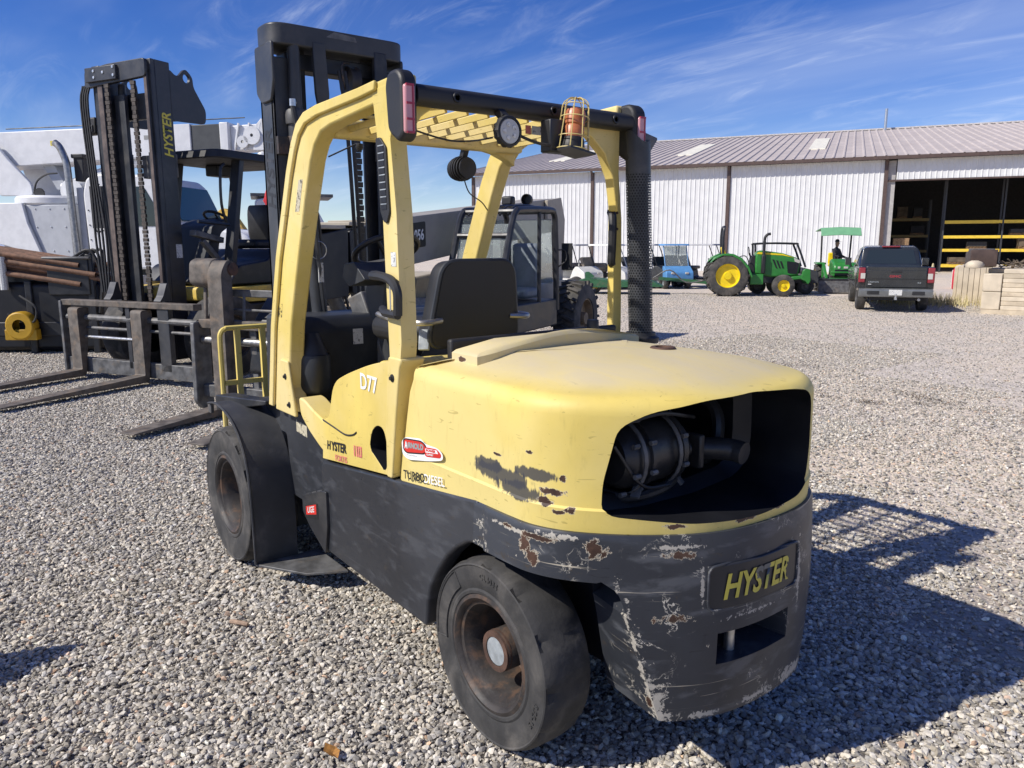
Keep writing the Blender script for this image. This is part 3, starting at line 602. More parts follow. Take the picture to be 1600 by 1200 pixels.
ring = [(.262*math.cos(a), .5905, .3526+.262*math.sin(a)) for a in np.radians(np.linspace(-8, 52, 16))] + [(.325*math.cos(a), .5905, .3526+.325*math.sin(a)) for a in np.radians(np.linspace(52, -8, 16))]
ov.tube(ring+ring[:2], .003, 5, False)
ov.build('sidewall_outline', M['rubber'], sw)
wheel(0, -.590, .3526, .245, .215, T, -1, 6)
fw = wheel(2.2985, .785, .3988, .27, .225, T, 1, 5, hubr=0, dish=.15)
wheel(2.2985, -.785, .3988, .27, .225, T, -1, 5, hubr=0, dish=.15)
ax = MB(); ax.tube([(0,-.36,.353),(0,.36,.353)], .07, 12); ax.build('axle', M['cavity'], T); ax = MB(); ax.tube([(2.3,-.5,.4),(2.3,.5,.4)], .12, 12); ax.build('axle', M['cavity'], T)
# ---- front fender (rubber) over the left drive wheel, and its twin
def fender(s):
    prof = [(2.55,.905),(2.48,.918),(2.40,.925),(2.27,.912),(2.12,.865),(2.00,.775),(1.925,.65),(1.893,.50),(1.882,.32),(1.878,.115)]
    P = [(q.x, q.y) for q in arcpts([(a,b,0) for a,b in prof], 4)]
    def ring(y, d): return [(x+(-d if i > len(P)*.5 else 0)*0, y*s, z+d) for i, (x, z) in enumerate(P)]
    mb = MB(); t = .010
    rings = [[(x, y*s, z) for x, z in P]+[(x+t*.7, y*s, z-t) for x, z in P[::-1]] for y in (.785,.775,.56,.545)]
    mb.loft(rings); mb.build('fender', M['fender'], T, smooth=50)
    lip = MB(); lip.tube([(x-.002, .786*s, z) for x, z in P], .007, 6); lip.build('fender_edge', M['fender'], T)
    ft = MB(); ft.prism([(1.886,.785*s),(1.886,.42*s),(1.50,.42*s),(1.60,.615*s)], .098, .112, 'z'); ft.build('mud_flap_plate', M['greysteel'], T, bevel=.003)
fender(1); fender(-1)
ib = MB(); ib.prism(rnd([(1.36,.46),(1.36,.70),(1.46,.80),(1.62,.93),(1.95,.965),(2.42,.93),(2.5,.80),(1.95,.80),(1.90,.46)], .02, 3), .30, .545); ib.build('inner_fender', M['panel'], T, bevel=.015, seg=3)
ib = MB(); ib.prism(rnd([(1.36,.46),(1.62,.93),(1.95,.965),(2.42,.93),(2.5,.80),(1.95,.80),(1.90,.46)], .02, 3), -.545, -.30); ib.build('inner_fender', M['panel'], T, bevel=.015)
wd = MB(); wd.loft([[(2.62,.60,.84),(2.62,.72,.84),(2.62,.72,.935),(2.62,.60,.935)],[(2.05,.55,.95),(2.05,.62,.95),(2.05,.62,.975),(2.05,.55,.975)]]); wd.build('fender_bracket', M['black'], T, bevel=.006)
lb = MB(); lb.box(2.54,2.60,.755,.775,.84,.90); lb.build('fender_end_plate', M['greysteel'], T, bevel=.004)
dc = MB(); dc.add([(1.80,.5462,.905),(1.66,.5462,.895),(1.66,.5462,.83),(1.80,.5462,.84)], [(0,1,2,3)]); dc.build('warning_decal', M['decal'], T, smooth=0)
# ---- dash, steering, seat
ds = MB(); ds.prism(rnd([(1.76,.985),(1.755,1.38),(1.80,1.452),(2.12,1.452),(2.16,1.0)], .03, 4), -.50, .565); ds.build('dash_cowl', M['dash'], T, bevel=.03, seg=4)
ds = MB(); ds.lathe([(0,-.0),(.075,-.0),(.085,.02),(.085,.18),(.08,.2)], (1.72,.46,1.06), 'z', 20); ds.tube([(1.74,.46,1.24),(1.77,.46,1.36)], [.085,.05], 20); ds.build('dash_bulge', M['dash'], T, smooth=60)
dl = MB(); dl.add([(1.7535,.215,1.375),(1.7535,.155,1.375),(1.7535,.155,1.29),(1.7535,.215,1.29)], [(0,1,2,3)]); dl.build('capacity_label', M['labelwhite'], T, smooth=0)
pe = MB(); pe.bar((1.70,.02,1.0),(1.92,.10,1.55), .05, .12); pe.bar((1.745,.0,1.40),(1.70,-.02,1.17), .08, .02); pe.build('pedal_bracket', M['greysteel'], T, bevel=.01)
co = MB(); co.prism(rnd([(1.30,1.28),(1.42,1.20),(1.62,1.50),(1.66,1.68),(1.52,1.74),(1.36,1.66),(1.42,1.50)], .04, 4), .02, .20); co.build('steering_column', M['dash'], T, bevel=.025, seg=3)
dp = MB(); dp.prism(rnd([(1.30,1.66),(1.48,1.62),(1.55,1.665),(1.53,1.735),(1.42,1.745)], .02, 3), .16, .36); dp.build('display_unit', M['dash'], T, bevel=.012)
bn = MB()
for a in range(2):
    for b in range(3): bn.bar((1.478+.0,.20+b*.045,1.69+a*.026),(1.478,.232+b*.045,1.69+a*.026), .018, .02)
bn.build('display_button', M['cavity'], T)
C0 = Vector((1.56,.10,1.80)); ux = Vector((.80,0,-.42)).normalized(); uy = Vector((0,1,0))
sw_ = MB(); sw_.tube([C0+(ux*math.cos(a)+uy*math.sin(a))*.17 for a in np.linspace(0, 2*math.pi, 33)], .016, 9, False)
for a in (0.3, 2.4, 4.4): sw_.tube([C0+(ux*math.cos(a)+uy*math.sin(a))*.165, C0-Vector((.02,0,.05))], .012, 6)
sw_.build('steering_wheel', M['plastic'], T)
kn = MB(); kn.lathe([(0,.05),(.024,.045),(.03,.025),(.024,.005),(.012,0),(.012,-.02)], tuple(C0+ux*.05-uy*.165+Vector((0,0,.02))), 'z', 14); kn.build('steering_knob', M['plastic'], T)
def seat_ring(x, k, dz=0): return [(x+(z-1.37)*-.07, y, z+dz) for y, z in rnd([(.265*k+.030,1.37),(.195*k+.025,1.755),(-.195*k+.025,1.755),(-.245*k+.030,1.37)], .075, 6)]
sb = MB(); sb.loft([seat_ring(.97,.86),seat_ring(.945,.97),seat_ring(.90,1.0),seat_ring(.845,1.0),seat_ring(.832,.975),seat_ring(.832,.93)]); sb.build('seat_back', M['plastic'], T, smooth=50)
sp = MB(); sp.loft([seat_ring(.838,.93),seat_ring(.842,.90),seat_ring(.850,.88)], caps=True); sp.build('seat_back_shell', simple('seat_shell', (.030,.028,.023), .6, var=.2, bump=.2, bscale=200, dirt=(.09,.08,.06), dscale=9, dlo=.62), T, smooth=50)
pp = MB(); q = seat_ring(.845,1.01); pp.tube(q+q[:1], .012, 7, False); pp.build('seat_piping', M['dash'], T)
sc_ = MB(); sc_.box(.93,1.42,-.22,.29,1.36,1.48); sc_.build('seat_cushion', M['plastic'], T, bevel=.05, seg=3)
for y, e in ((.30, 1), (-.23, -1)):
    a = MB(); a.tube(arcpts([(.83,y-.07*e,1.492),(.81,y,1.488),(.86,y+.055*e,1.487),(1.05,y+.06*e,1.49),(1.22,y+.04*e,1.50)], 5), .014, 9); a.build('armrest_bar', M['steel'], T)
bl = MB(); bl.bar((.86,.305,1.36),(.88,.285,1.45), .05, .02); bl.build('seat_belt_buckle', M['hub'], T, bevel=.004)
# hydraulic levers
for k in range(3):
    y = -.18-k*.07; lv = MB(); lv.tube(arcpts([(1.62,y,1.45),(1.58,y,1.52),(1.50,y,1.63),(1.47,y,1.655),(1.43,y,1.66)], 4), .008, 7); lv.lathe([(0,.022),(.016,.016),(.019,0),(.014,-.018),(0,-.022)], (1.42,y,1.662), 'z', 12); lv.build('hydraulic_lever', M['plastic'], T)
lc = MB(); lc.box(1.35,1.80,-.50,-.12,1.30,1.45); lc.build('lever_console', M['plastic'], T, bevel=.03)
jk = MB(); jk.lathe([(0,.05),(.03,.045),(.042,.01),(.03,-.03),(.012,-.05),(.012,-.15)], (1.72,-.12,1.80), 'z', 14); jk.build('direction_lever', M['plastic'], T)
# grab handle on the left rear leg, rear-view mirror stalk
gh = MB(); gh.tube(arcpts([(.80,.560,1.705),(.72,.622,1.706),(.62,.632,1.705),(.545,.632,1.690),(.505,.632,1.65),(.503,.632,1.60),(.505,.632,1.56)], 5), .019, 8); gh.tube([(.505,.632,1.56),(.62,.625,1.562),(.76,.56,1.565)], .017, 8); gh.build('grab_handle', M['plastic'], T)
gp = MB(); gp.tube([(.550,.638,1.675),(.550,.638,1.575)], .003, 5); gp.build('handle_rod', M['zinc'], T)
lz = MB(); lz.add([(.59,.6085,1.80),(.55,.6085,1.80),(.548,.6085,1.745),(.588,.6085,1.745)], [(0,1,2,3)]); lz.build('inspection_sticker', M['labelwhite'], T, smooth=0)
ws = MB(); ws.add([(1.462,.6060,2.13),(1.412,.6060,2.13),(1.472,.6060,1.985),(1.522,.6060,1.985)], [(0,1,2,3)]); ws.build('warning_decal', M['decal'], T, smooth=0)
ws = MB(); ws.add([(1.805,.6060,1.53),(1.75,.6060,1.53),(1.768,.6060,1.46),(1.825,.6060,1.46)], [(0,1,2,3)]); ws.build('warning_decal', simple('torn_label', (.10,.08,.04), .6, var=.5, scale=60, dirt=YEL, dscale=40, dlo=.5, dhi=.55), T, smooth=0)
mr = MB(); mr.tube([(1.46,.45,2.245),(1.40,.40,2.275),(1.33,.36,2.30)], .004, 5); mr.lathe([(0,.012),(.016,.008),(.018,-.01),(.012,-.022),(0,-.025)], (1.32,.355,2.29), 'z', 10); mr.build('reading_lamp', M['plastic'], T)
# ---- decals on the left side
def side(x0, z0, sl=0, y=.6045): return lambda u, v, z: Vector((x0-u, y, z0+v+u*sl))
text('lettering', 'D77', .098, M['white'], T, side(.905,1.215,-.02,.6050), bold=.002, sx=.92)
text('lettering', 'H', .060, M['blkprint'], T, side(1.283,.862,.105), bold=.0018, shear=.15, sx=.9)
text('lettering', 'YSTER', .060, M['blkprint'], T, side(1.232,.867,.105), bold=.0022, shear=.1, sx=.95)
n110 = MB()
def glyph(u0, rects):
    for (a, b, c_, d) in rects: n110.add([(1.000-u0-u, .6046, .888+v+(u0+u)*.105) for u, v in ((a,c_),(b,c_),(b,d),(a,d))], [(0,1,2,3)])
glyph(0, [(.008,.020,0,.050)]); glyph(.024, [(.008,.020,0,.050)]); glyph(.052, [(0,.011,0,.050),(.022,.033,0,.050),(.011,.022,0,.010),(.011,.022,.040,.050)])
n110.build('lettering', M['redfade'], T, smooth=0)
text('lettering', 'FORTIS', .040, M['redfade'], T, side(1.195,.824,.11), bold=.0008, sx=1.0)
text('lettering', 'TURBO', .050, M['blkprint'], T, side(.545,.895,.13), bold=.0010, sx=1.02)
text('lettering', 'DIESEL', .050, M['white'], T, side(.387,.9155,.13), bold=.0006, sx=1.02)
def flat(name, poly, m, y):
    poly = [(a, 1.038+(b-1.075)*.56+(.45-a)*.12) for a, b in poly]
    q = MB(); q.add([(a, y, b) for a, b in poly], [tuple(range(len(poly)))]); return q.build(name, m, T, smooth=0)
flat('dealer_sticker', rnd([(.553,1.118),(.548,1.015),(.50,.985),(.33,1.005),(.245,1.025),(.245,1.07),(.28,1.105),(.37,1.12),(.40,1.155),(.52,1.15)], .025, 4), M['white'], .6042)
flat('sticker_outline', rnd([(.541,1.142),(.541,1.055),(.515,1.030),(.365,1.045),(.355,1.10),(.39,1.140)], .028, 5), M['blkprint'], .6050)
flat('sticker_panel', rnd([(.533,1.132),(.533,1.062),(.512,1.040),(.373,1.054),(.365,1.10),(.395,1.131)], .024, 5), M['redprint'], .6056)
flat('sticker_panel', rnd([(.375,1.100),(.37,1.032),(.26,1.038),(.255,1.065),(.285,1.098)], .015, 4), M['redprint'], .6057)
flat('sticker_panel', [(.368,1.090),(.366,1.062),(.275,1.066),(.285,1.090)], M['white'], .6062)
text('lettering', 'ARNOLD', .030, M['greyprint'], T, side(.520,1.030,.12,.6063), bold=.0022, sx=1.12)
text('lettering', 'A', .042, M['white'], T, side(.525,1.025,.12,.6066), bold=.0008, sx=.7)
text('lettering', 'POWER', .013, M['redprint'], T, side(.362,1.046,.12,.6067), bold=.0008, sx=1.5)
text('lettering', 'EQUIPMENT', .009, M['white'], T, side(.358,1.032,.12,.6066), bold=.0003, sx=1.0)
text('lettering', 'www.arnoldmachinery.com', .009, M['greyprint'], T, side(.515,.998,.12,.6050), sx=.85)
# ---- lights and beacon
wl = MB(); o_ = (.375,.193,2.262)
wl.lathe([(.0,.05),(.035,.05),(.045,.03),(.060,.02),(.063,.0),(.058,-.012),(.050,-.014),(.048,-.006)], o_, 'x', 28, mod=lambda i, k, r: r*(.90 if (k % 2 and i in (3,4)) else 1)); wl.bar((.40,.193,2.315),(.44,.193,2.35), .03, .03); wl.build('work_light', M['plastic'], T, smooth=30)
ln = MB(); ln.lathe([(.049,-.006),(.046,-.011),(0,-.0125)], o_, 'x', 24); ln.build('lamp_lens', M['glassy'], T)
for a in range(5): q = MB(); q.lathe([(.009,-.0128),(.008,-.0142),(0,-.0146)], (o_[0], o_[1]+.026*math.cos(a*1.2566), o_[2]+.026*math.sin(a*1.2566)), 'x', 10); q.build('lamp_led', M['labelwhite'], T)
wb = MB(); o_ = (1.30,-.215,2.215)
for k in range(7): wb.lathe([(.0,-.055+k*.018),(.044+.02*math.sin(.4+k*.38),-.055+k*.018),(.044+.02*math.sin(.4+k*.38),-.045+k*.018),(.0,-.045+k*.018)], o_, 'x', 20)
wb.lathe([(0,-.06),(.045,-.055),(.045,.07),(0,.075)], o_, 'x', 18); wb.bar((1.29,-.215,2.27),(1.26,-.215,2.33), .03, .03); wb.build('work_light', M['plastic'], T)
cb = MB(); cb.tube(arcpts([(.40,.14,2.262),(.37,.08,2.235),(.37,-.0,2.225),(.38,-.07,2.235),(.40,-.10,2.25)], 5), .006, 6); cb.tube(arcpts([(.57,.60,2.29),(.60,.45,2.262),(.62,.30,2.245),(.60,.20,2.25),(.48,.193,2.25)], 5), .004, 5); cb.tube(arcpts([(1.29,-.215,2.17),(1.36,-.30,2.10),(1.42,-.42,2.06),(1.50,-.52,2.02)], 5), .0035, 5); cb.build('light_cable', M['plastic'], T)
ox, oy, oz = .345, -.115, 2.205
bc = MB(); bc.box(ox+.02,.43,oy-.06+.06,oy+.10,oz-.005,2.33); bc.build('beacon_bracket', M['black'], T, bevel=.006)
def tilt(o): o.location = (ox, oy, oz); o.rotation_euler = (.15, .05, 0); return o
bp = MB(); bp.box(-.070,.055,-.070,.070,-.008,0); tilt(bp.build('beacon_base_plate', M['black'], T))
bs = MB(); bs.lathe([(.050,0),(.053,.01),(.046,.05),(.042,.055)], (0,0,0), 'z', 20, caps=True); tilt(bs.build('beacon_base', M['plastic'], T))
bd = MB(); bd.lathe([(.040,.055),(.042,.095),(.037,.105),(.042,.110),(.043,.150),(.038,.166),(.018,.175),(0,.176)], (0,0,0), 'z', 24); tilt(bd.build('beacon_lens', M['amber'], T))
cg = MB()
for k in range(9):
    a = k*2*math.pi/9+.2; cg.tube(arcpts([(.072*math.cos(a),.072*math.sin(a),0),(.058*math.cos(a),.058*math.sin(a),.14),(.053*math.cos(a),.053*math.sin(a),.19),(.032*math.cos(a),.032*math.sin(a),.212),(0,0,.217)], 4), .0023, 5)
for rr_, zz in ((.072,.003),(.067,.055),(.059,.135),(.053,.185)): cg.tube([(rr_*math.cos(a), rr_*math.sin(a), zz) for a in np.linspace(0, 2*math.pi, 25)], .0023, 5, False)
tilt(cg.build('beacon_cage', simple('cage_yellow', (.66,.53,.20), .5, var=.2, dirt=(.25,.2,.12), dscale=30), T))
sl = MB(); sl.add([(.5035,-.03,2.318),(.5035,-.20,2.318),(.5035,-.20,2.283),(.5035,-.03,2.283)], [(0,1,2,3)]); sl.build('guard_label', M['labelwhite'], T, smooth=0)
sl = MB(); sl.add([(.5030,.005,2.318),(.5030,-.025,2.318),(.5030,-.025,2.283),(.5030,.005,2.283)], [(0,1,2,3)]); sl.build('guard_label', M['redfade'], T, smooth=0)
# ---- exhaust stack with perforated guard
ex_, ey_, er = .44, -.660, .058
ep = MB(); ep.tube([(ex_,ey_,1.40),(ex_,ey_+.055,2.20)], .047, 18); ep.build('exhaust_pipe', M['cavity'], T)
pg = MB(); na_, rows_ = 26, 62; cw_ = 2*math.pi*er/na_; chh = cw_*.866
def cyl(u, v, r): a = u/er; return (ex_+r*math.cos(a), ey_+.062*v+r*math.sin(a), 1.405+v)
for i in range(rows_):
    for j in range(na_):
        u0 = (j+.5*(i % 2))*cw_; v0 = .01+i*chh; vs = []
        for q in range(6):
            a = math.radians(30+60*q); vs.append(cyl(u0+cw_*.5774*math.cos(a), v0+cw_*.5774*math.sin(a), er))
        for q in range(6):
            a = math.radians(30+60*q); vs.append(cyl(u0+cw_*.34*math.cos(a), v0+cw_*.34*math.sin(a), er))
        pg.add(vs, [(q, (q+1) % 6, 6+(q+1) % 6, 6+q) for q in range(6)])
pg.build('exhaust_guard', M['mast'], T, smooth=60)
so = MB(); n_ = 28; rg = []
top = lambda a: .905+.025*math.sin(a+.8)+.012*math.cos(a*3+1)
for f in (0, .3, .7, 1):
    rg.append([cyl(2*math.pi*er*k/n_, (rows_-1)*chh+ (top(2*math.pi*k/n_)-(rows_-1)*chh)*f, er*(1-.0*f)) for k in range(n_)])
so.loft(rg, caps=False); so.build('guard_sleeve', M['mast'], T, smooth=60)
tf = MB(); tf.loft([[(.40,-.625,2.26),(.41,-.615,2.33),(.405,-.612,2.31),(.395,-.622,2.24)],[(.43,-.66,2.25),(.40,-.69,2.31),(.397,-.688,2.30),(.425,-.658,2.23)]]); tf.build('torn_guard_flap', M['greysteel'], T)
bs = MB(); bs.lathe([(.085,0),(.087,.025),(.072,.035),(.070,.05),(.060,.05)], (ex_,ey_,1.362), 'z', 24, caps=True); bs.build('exhaust_collar', M['plastic'], T)
gr = MB(); gr.tube(arcpts([(.575,-.575,1.98),(.545,-.556,1.96),(.530,-.546,1.90),(.535,-.548,1.80),(.545,-.556,1.745),(.56,-.58,1.735)], 5), .02, 9); gr.build('grab_handle', M['plastic'], T)
for z in np.linspace(1.9, 2.2, 5):
    for y in (-.555,-.58): b2 = MB(); b2.lathe([(0,-.004),(.006,-.003),(.007,0)], (.535+.1*max(0,z-1.95), y, z), 'x', 6); b2.build('bolt', M['rust'], T)
# ---- mast
def upright(s):
    y0, y1 = sorted((.29*s, .395*s))
    m_ = MB(); m_.box(2.27,2.46,min(.377*s,.395*s),max(.377*s,.395*s),.12,2.86); m_.box(2.27,2.30,y0,y1,.12,2.86); m_.box(2.43,2.46,y0,y1,.12,2.86); m_.build('mast_upright', M['mast'], T, bevel=.005)
    g_ = MB(); g_.prism(rnd([(2.215,2.93),(2.47,2.93),(2.47,2.68),(2.40,2.62),(2.26,2.62),(2.215,2.72)], .02, 3), min(.395*s,.412*s), max(.395*s,.412*s)); g_.build('mast_guard', M['mast'], T, bevel=.006)
    i_ = MB(); y0, y1 = sorted((.18*s, .28*s)); i_.box(2.31,2.48,min(.265*s,.28*s),max(.265*s,.28*s),.12,2.93); i_.box(2.31,2.335,y0,y1,.12,2.93); i_.build('inner_upright', M['black'], T, bevel=.004)
mirror(upright)
text('lettering', 'HYSTER', .15, simple('worn_mast_letters', (.026,.027,.03), .6, var=.3, scale=40), T, lambda u, v, z: Vector((2.315+v, .3965, 2.03+u)), bold=.004, shear=.2, sx=.85)
plan = rnd([(2.48,.413),(2.205,.413),(2.205,-.43),(2.48,-.43)], .11, 8); pin_ = [] and rnd([(2.50,.43),(2.25,.43),(2.25,-.43),(2.50,-.43)], .09, 8)
yk = MB(); n_ = len(plan)
yk.loft([[(x,y,2.915) for x,y in plan],[(x,y,3.03) for x,y in plan]]); yk.build('mast_top_yoke', M['mast'], T, bevel=.01, seg=3)
yp = MB(); yp.add([(2.2035,.04,3.022),(2.2035,-.09,3.012),(2.2035,-.10,2.985),(2.2035,.09,2.988)], [(0,1,2,3)]); yp.build('bare_metal_patch', M['greysteel'], T, smooth=0)
hg = MB(); hg.loft([[(2.20,.175,2.95),(2.20,.10,2.95),(2.23,.10,2.95),(2.23,.175,2.95)],[(2.20,.165,2.68),(2.20,.085,2.68),(2.23,.085,2.68),(2.23,.165,2.68)],[(2.21,.15,2.60),(2.21,.085,2.60),(2.235,.085,2.60),(2.235,.15,2.60)]]); hg.box(2.19,2.25,.06,.19,2.585,2.605); hg.build('hose_bracket', M['mast'], T, bevel=.004)
hg = MB(); hg.box(2.20,2.24,-.29,-.21,2.45,2.95); hg.box(2.30,2.42,-.30,.30,2.81,2.90); hg.build('mast_cross_member', M['black'], T, bevel=.006)
def lift_cyl(s):
    c_ = MB(); c_.tube([(2.24,.275*s,.25),(2.24,.275*s,2.55)], .048, 16); c_.tube([(2.24,.275*s,2.55),(2.24,.275*s,2.95)], .035, 14); c_.lathe([(.060,0),(.062,.01),(.062,.07),(.055,.08)], (2.24,.275*s,2.50), 'z', 16, caps=True); c_.build('lift_cylinder', M['mast'], T)
    st_ = MB(); st_.lathe([(.052,0),(.054,.004),(.054,.10),(.052,.104)], (2.24,.275*s,2.33), 'z', 18, caps=True); st_.box(2.235,2.27,.275*s,.39*s,2.335,2.43) if s > 0 else None; st_.build('cylinder_strap', M['rim'], T)
mirror(lift_cyl)
hs_ = MB(); hs_.tube(arcpts([(2.20,.31,2.60),(2.185,.30,2.50),(2.17,.25,2.2),(2.175,.20,1.9),(2.19,.20,1.45)], 6), .016, 8); hs_.build('lift_hose', M['plastic'], T)
hf = MB(); hf.lathe([(0,-.02),(.018,-.018),(.018,.02),(0,.022)], (2.20,.31,2.61), 'z', 8); hf.tube([(2.20,.31,2.61),(2.23,.27,2.62)], .013, 8); hf.build('hose_fitting', M['zinc'], T)
tg = MB(); tg.box(2.178,2.19,.245,.275,2.46,2.50); tg.build('white_tag', M['white'], T)
for dx, y in ((0,-.04),(.0,-.072)): h_ = MB(); h_.tube(arcpts([(2.22,y+.05,2.82),(2.20,y+.03,2.6),(2.22,y,2.2),(2.25,y-.03,1.7),(2.22,y-.02,1.45)], 6), .012, 7); h_.build('mast_hose', M['plastic'], T)
def chain(name, p, q, pitch, wd, mat, parent, depth=.02):
    c_ = MB(); p = Vector(p); q = Vector(q); n = int((q-p).length/pitch)
    for k in range(n):
        a = p.lerp(q, (k+.05)/n); b = p.lerp(q, (k+.95)/n); w2 = wd*(1 if k % 2 else .72)
        c_.bar(a, b, w2, depth, (1,0,0))
    return c_.build(name, mat, parent, smooth=0)
chain('lift_chain', (2.28,-.125,1.45), (2.28,-.115,2.86), .034, .046, M['black'], T)
pu = MB(); pu.lathe([(.03,-.03),(.09,-.03),(.08,-.012),(.08,.012),(.09,.03),(.03,.03)], (2.30,-.10,2.78), 'y', 20); pu.tube(arcpts([(2.22,-.02,2.72),(2.20,0,2.80),(2.22,-.01,2.86),(2.27,-.08,2.88)], 4), .006, 6); pu.build('chain_pulley', M['rim'], T)
tc_ = MB(); tc_.tube([(2.10,.25,1.45),(2.14,.27,1.95)], .045, 12); tc_.tube([(2.06,.24,1.45),(2.02,.30,2.02)], .012, 6); tc_.tube(arcpts([(2.05,.31,1.86),(2.03,.30,2.0),(2.05,.26,2.03)], 4), .014, 6); tc_.build('tilt_linkage', M['mast'], T)
rg_ = MB(); rg_.tube([(2.04,.27+.05*math.cos(a),1.80+.05*math.sin(a)) for a in np.linspace(0,2*math.pi,20)], .003, 5, False); rg_.build('key_ring', M['zinc'], T)
tg = MB(); tg.box(2.035,2.04,.245,.275,1.62,1.73); tg.build('hanging_tag', M['labelwhite'], T)
cg_ = MB(); cg_.box(2.62,2.74,-.58,.58,.16,.28); cg_.box(2.62,2.74,-.58,.58,.52,.62)
for y in (-.3,.3): cg_.box(2.50,2.66,y-.03,y+.03,.1,.7)
cg_.build('carriage', M['black'], T, bevel=.006)
for y in (-.16,.16): f_ = MB(); f_.prism([(2.76,.62),(2.80,.62),(2.80,.09),(3.86,.055),(3.86,.045),(2.76,.04)], y-.06, y+.06); f_.build('fork', M['brownsteel'], T, bevel=.004)
br = MB(); z1, z0 = 1.30, .945
br.tube(arcpts([(2.9,.585,.52),(2.9,.585,1.0),(2.9,.585,1.22),(2.9,.578,1.275),(2.9,.55,1.30),(2.9,.49,1.305),(2.9,0,1.305)], 5), .017, 8)
br.tube(arcpts([(2.9,-.585,.52),(2.9,-.585,1.0),(2.9,-.585,1.22),(2.9,-.578,1.275),(2.9,-.55,1.30),(2.9,-.49,1.305),(2.9,0,1.305)], 5), .017, 8)
br.box(2.888,2.912,-.57,.57,.935,.965)
for y in (.475,.31,.14,-.14,-.31,-.475): br.box(2.885,2.915,y-.017,y+.017,.55,1.30)
br.build('load_backrest', M['yellow'], T, bevel=.003)
# ================================================================ the metal building
M['wall'] = simple('white_wall_panel', (.66,.665,.66), .45, var=.04, scale=1.5, dirt=(.50,.51,.51), dscale=.8, dlo=.5, dhi=.9)
M['brown'] = simple('brown_trim', (.085,.055,.045), .5, var=.12)
M['roofm'] = simple('taupe_metal_roof', (.47,.415,.385), .75, .0, var=.07, scale=.9, dirt=(.39,.34,.31), dscale=.5, dlo=.45, dhi=.9)
M['skyl'] = simple('fibreglass_skylight', (.80,.76,.62), .5, var=.08, scale=3)
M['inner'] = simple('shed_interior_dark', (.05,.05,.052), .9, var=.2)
M['rackblue'] = simple('rack_upright', (.035,.038,.045), .5, var=.2)
M['rackyel'] = simple('rack_beam_yellow', (.75,.52,.05), .45, var=.1)
M['wood'] = simple('pallet_wood', (.27,.17,.09), .8, var=.3, scale=9)
M['cardb'] = simple('stored_goods_brown', (.12,.09,.06), .8, var=.4, scale=3)
B = thing('metal_building', 'long white metal building with taupe roof and brown trim along the back of the yard', 'building', (48.42,-33.2,0), -150.85)
def wall_panel(s0, s1, z0, z1, y=0.0):
    n = int((s1-s0)/.305); p = (s1-s0)/n; mb = MB(); pr = []
    for k in range(n): pr += [(s0+k*p, y), (s0+k*p+p*.10, y-.035), (s0+k*p+p*.24, y-.035), (s0+k*p+p*.34, y)]
    pr.append((s1, y)); m_ = len(pr)
    mb.add([(x, q, z0) for x, q in pr]+[(x, q, z1) for x, q in pr], [(i, i+1, m_+i+1, m_+i) for i in range(m_-1)])
    return mb.build('wall_panel', M['wall'], B, smooth=0)
cols = [0.0, 9.66, 19.32, 29.0]
for a, b in zip(cols[:-1], cols[1:]): wall_panel(a+.12, b-.12, 0, 7.05)
wall_panel(29.6, 48, 5.82, 7.05); wall_panel(40.5, 48, 0, 5.75)
for k, c in enumerate(cols+[40.4]):
    q = MB(); q.box(c-.11, c+.11, -.12, .05, 0, 7.0)
    q.tube([(c,-.06,6.75),(c,-.15,6.95),(c,-.42,7.05)], .075, 8); q.build('downspout', M['brown'], B)
q = MB(); q.box(29.1, 40.3, -.05, .12, 5.72, 5.82); q.build('door_header', M['brown'], B)
q = MB(); q.box(29.12, 29.55, .10, .40, 0, 7.0); q.build('door_jamb', simple('jamb_grey', (.40,.38,.36), .6, var=.1), B)
q = MB(); q.box(-1.1, 48.2, -.62, -.48, 7.03, 7.24); q.build('gutter', M['brown'], B)
sl_ = .184; rz = lambda y: 7.22+(y+.5)*sl_
n = int(49.2/.305*.5); q = MB(); pr = []
for k in range(n):
    x = -1.1+k*.61; pr += [(x, 0), (x+.06, .07), (x+.14, .07), (x+.20, 0)]
pr.append((-1.1+n*.61, 0)); m_ = len(pr); Yr = 28.0
q.add([(x, -.6, rz(-.6)+d) for x, d in pr]+[(x, Yr, rz(Yr)+d) for x, d in pr]+[(x, 2*Yr+.6, rz(-.6)+d) for x, d in pr], [(i, i+1, m_+i+1, m_+i) for i in range(m_-1)]+[(m_+i, m_+i+1, 2*m_+i+1, 2*m_+i) for i in range(m_-1)])
q.build('roof', M['roofm'], B, smooth=0)
q = MB(); q.box(-1.1, 48.2, Yr-.3, Yr+.3, rz(Yr), rz(Yr)+.12); q.build('ridge_cap', simple('pale_ridge_cap', (.5,.48,.46), .5), B)
q = MB(); q.bar((-1.12,-.6,rz(-.6)-.05), (-1.12,Yr,rz(Yr)-.05), .1, .26); q.build('rake_trim', M['brown'], B)
for a, b in ((3.5,4.9),(14.15,15.5),(23.95,25.1)):
    q = MB(); q.add([(a,7.4,rz(7.4)+.085),(b,7.4,rz(7.4)+.085),(b,18.6,rz(18.6)+.085),(a,18.6,rz(18.6)+.085),(a,7.4,rz(7.4)+.01),(b,7.4,rz(7.4)+.01),(b,18.6,rz(18.6)+.01),(a,18.6,rz(18.6)+.01)], [(0,1,2,3),(0,1,5,4),(1,2,6,5),(2,3,7,6),(3,0,4,7)]); q.build('skylight', M['skyl'], B, smooth=0)
q = MB(); q.tube([(29.6,27.0,rz(27)-.1),(29.6,27.0,14.2)], .13, 10); q.build('roof_vent_pipe', M['zinc'], B)
q = MB(); q.box(-.05,.05,0.03,56,0,7.0); q.build('gable_wall', M['wall'], B)
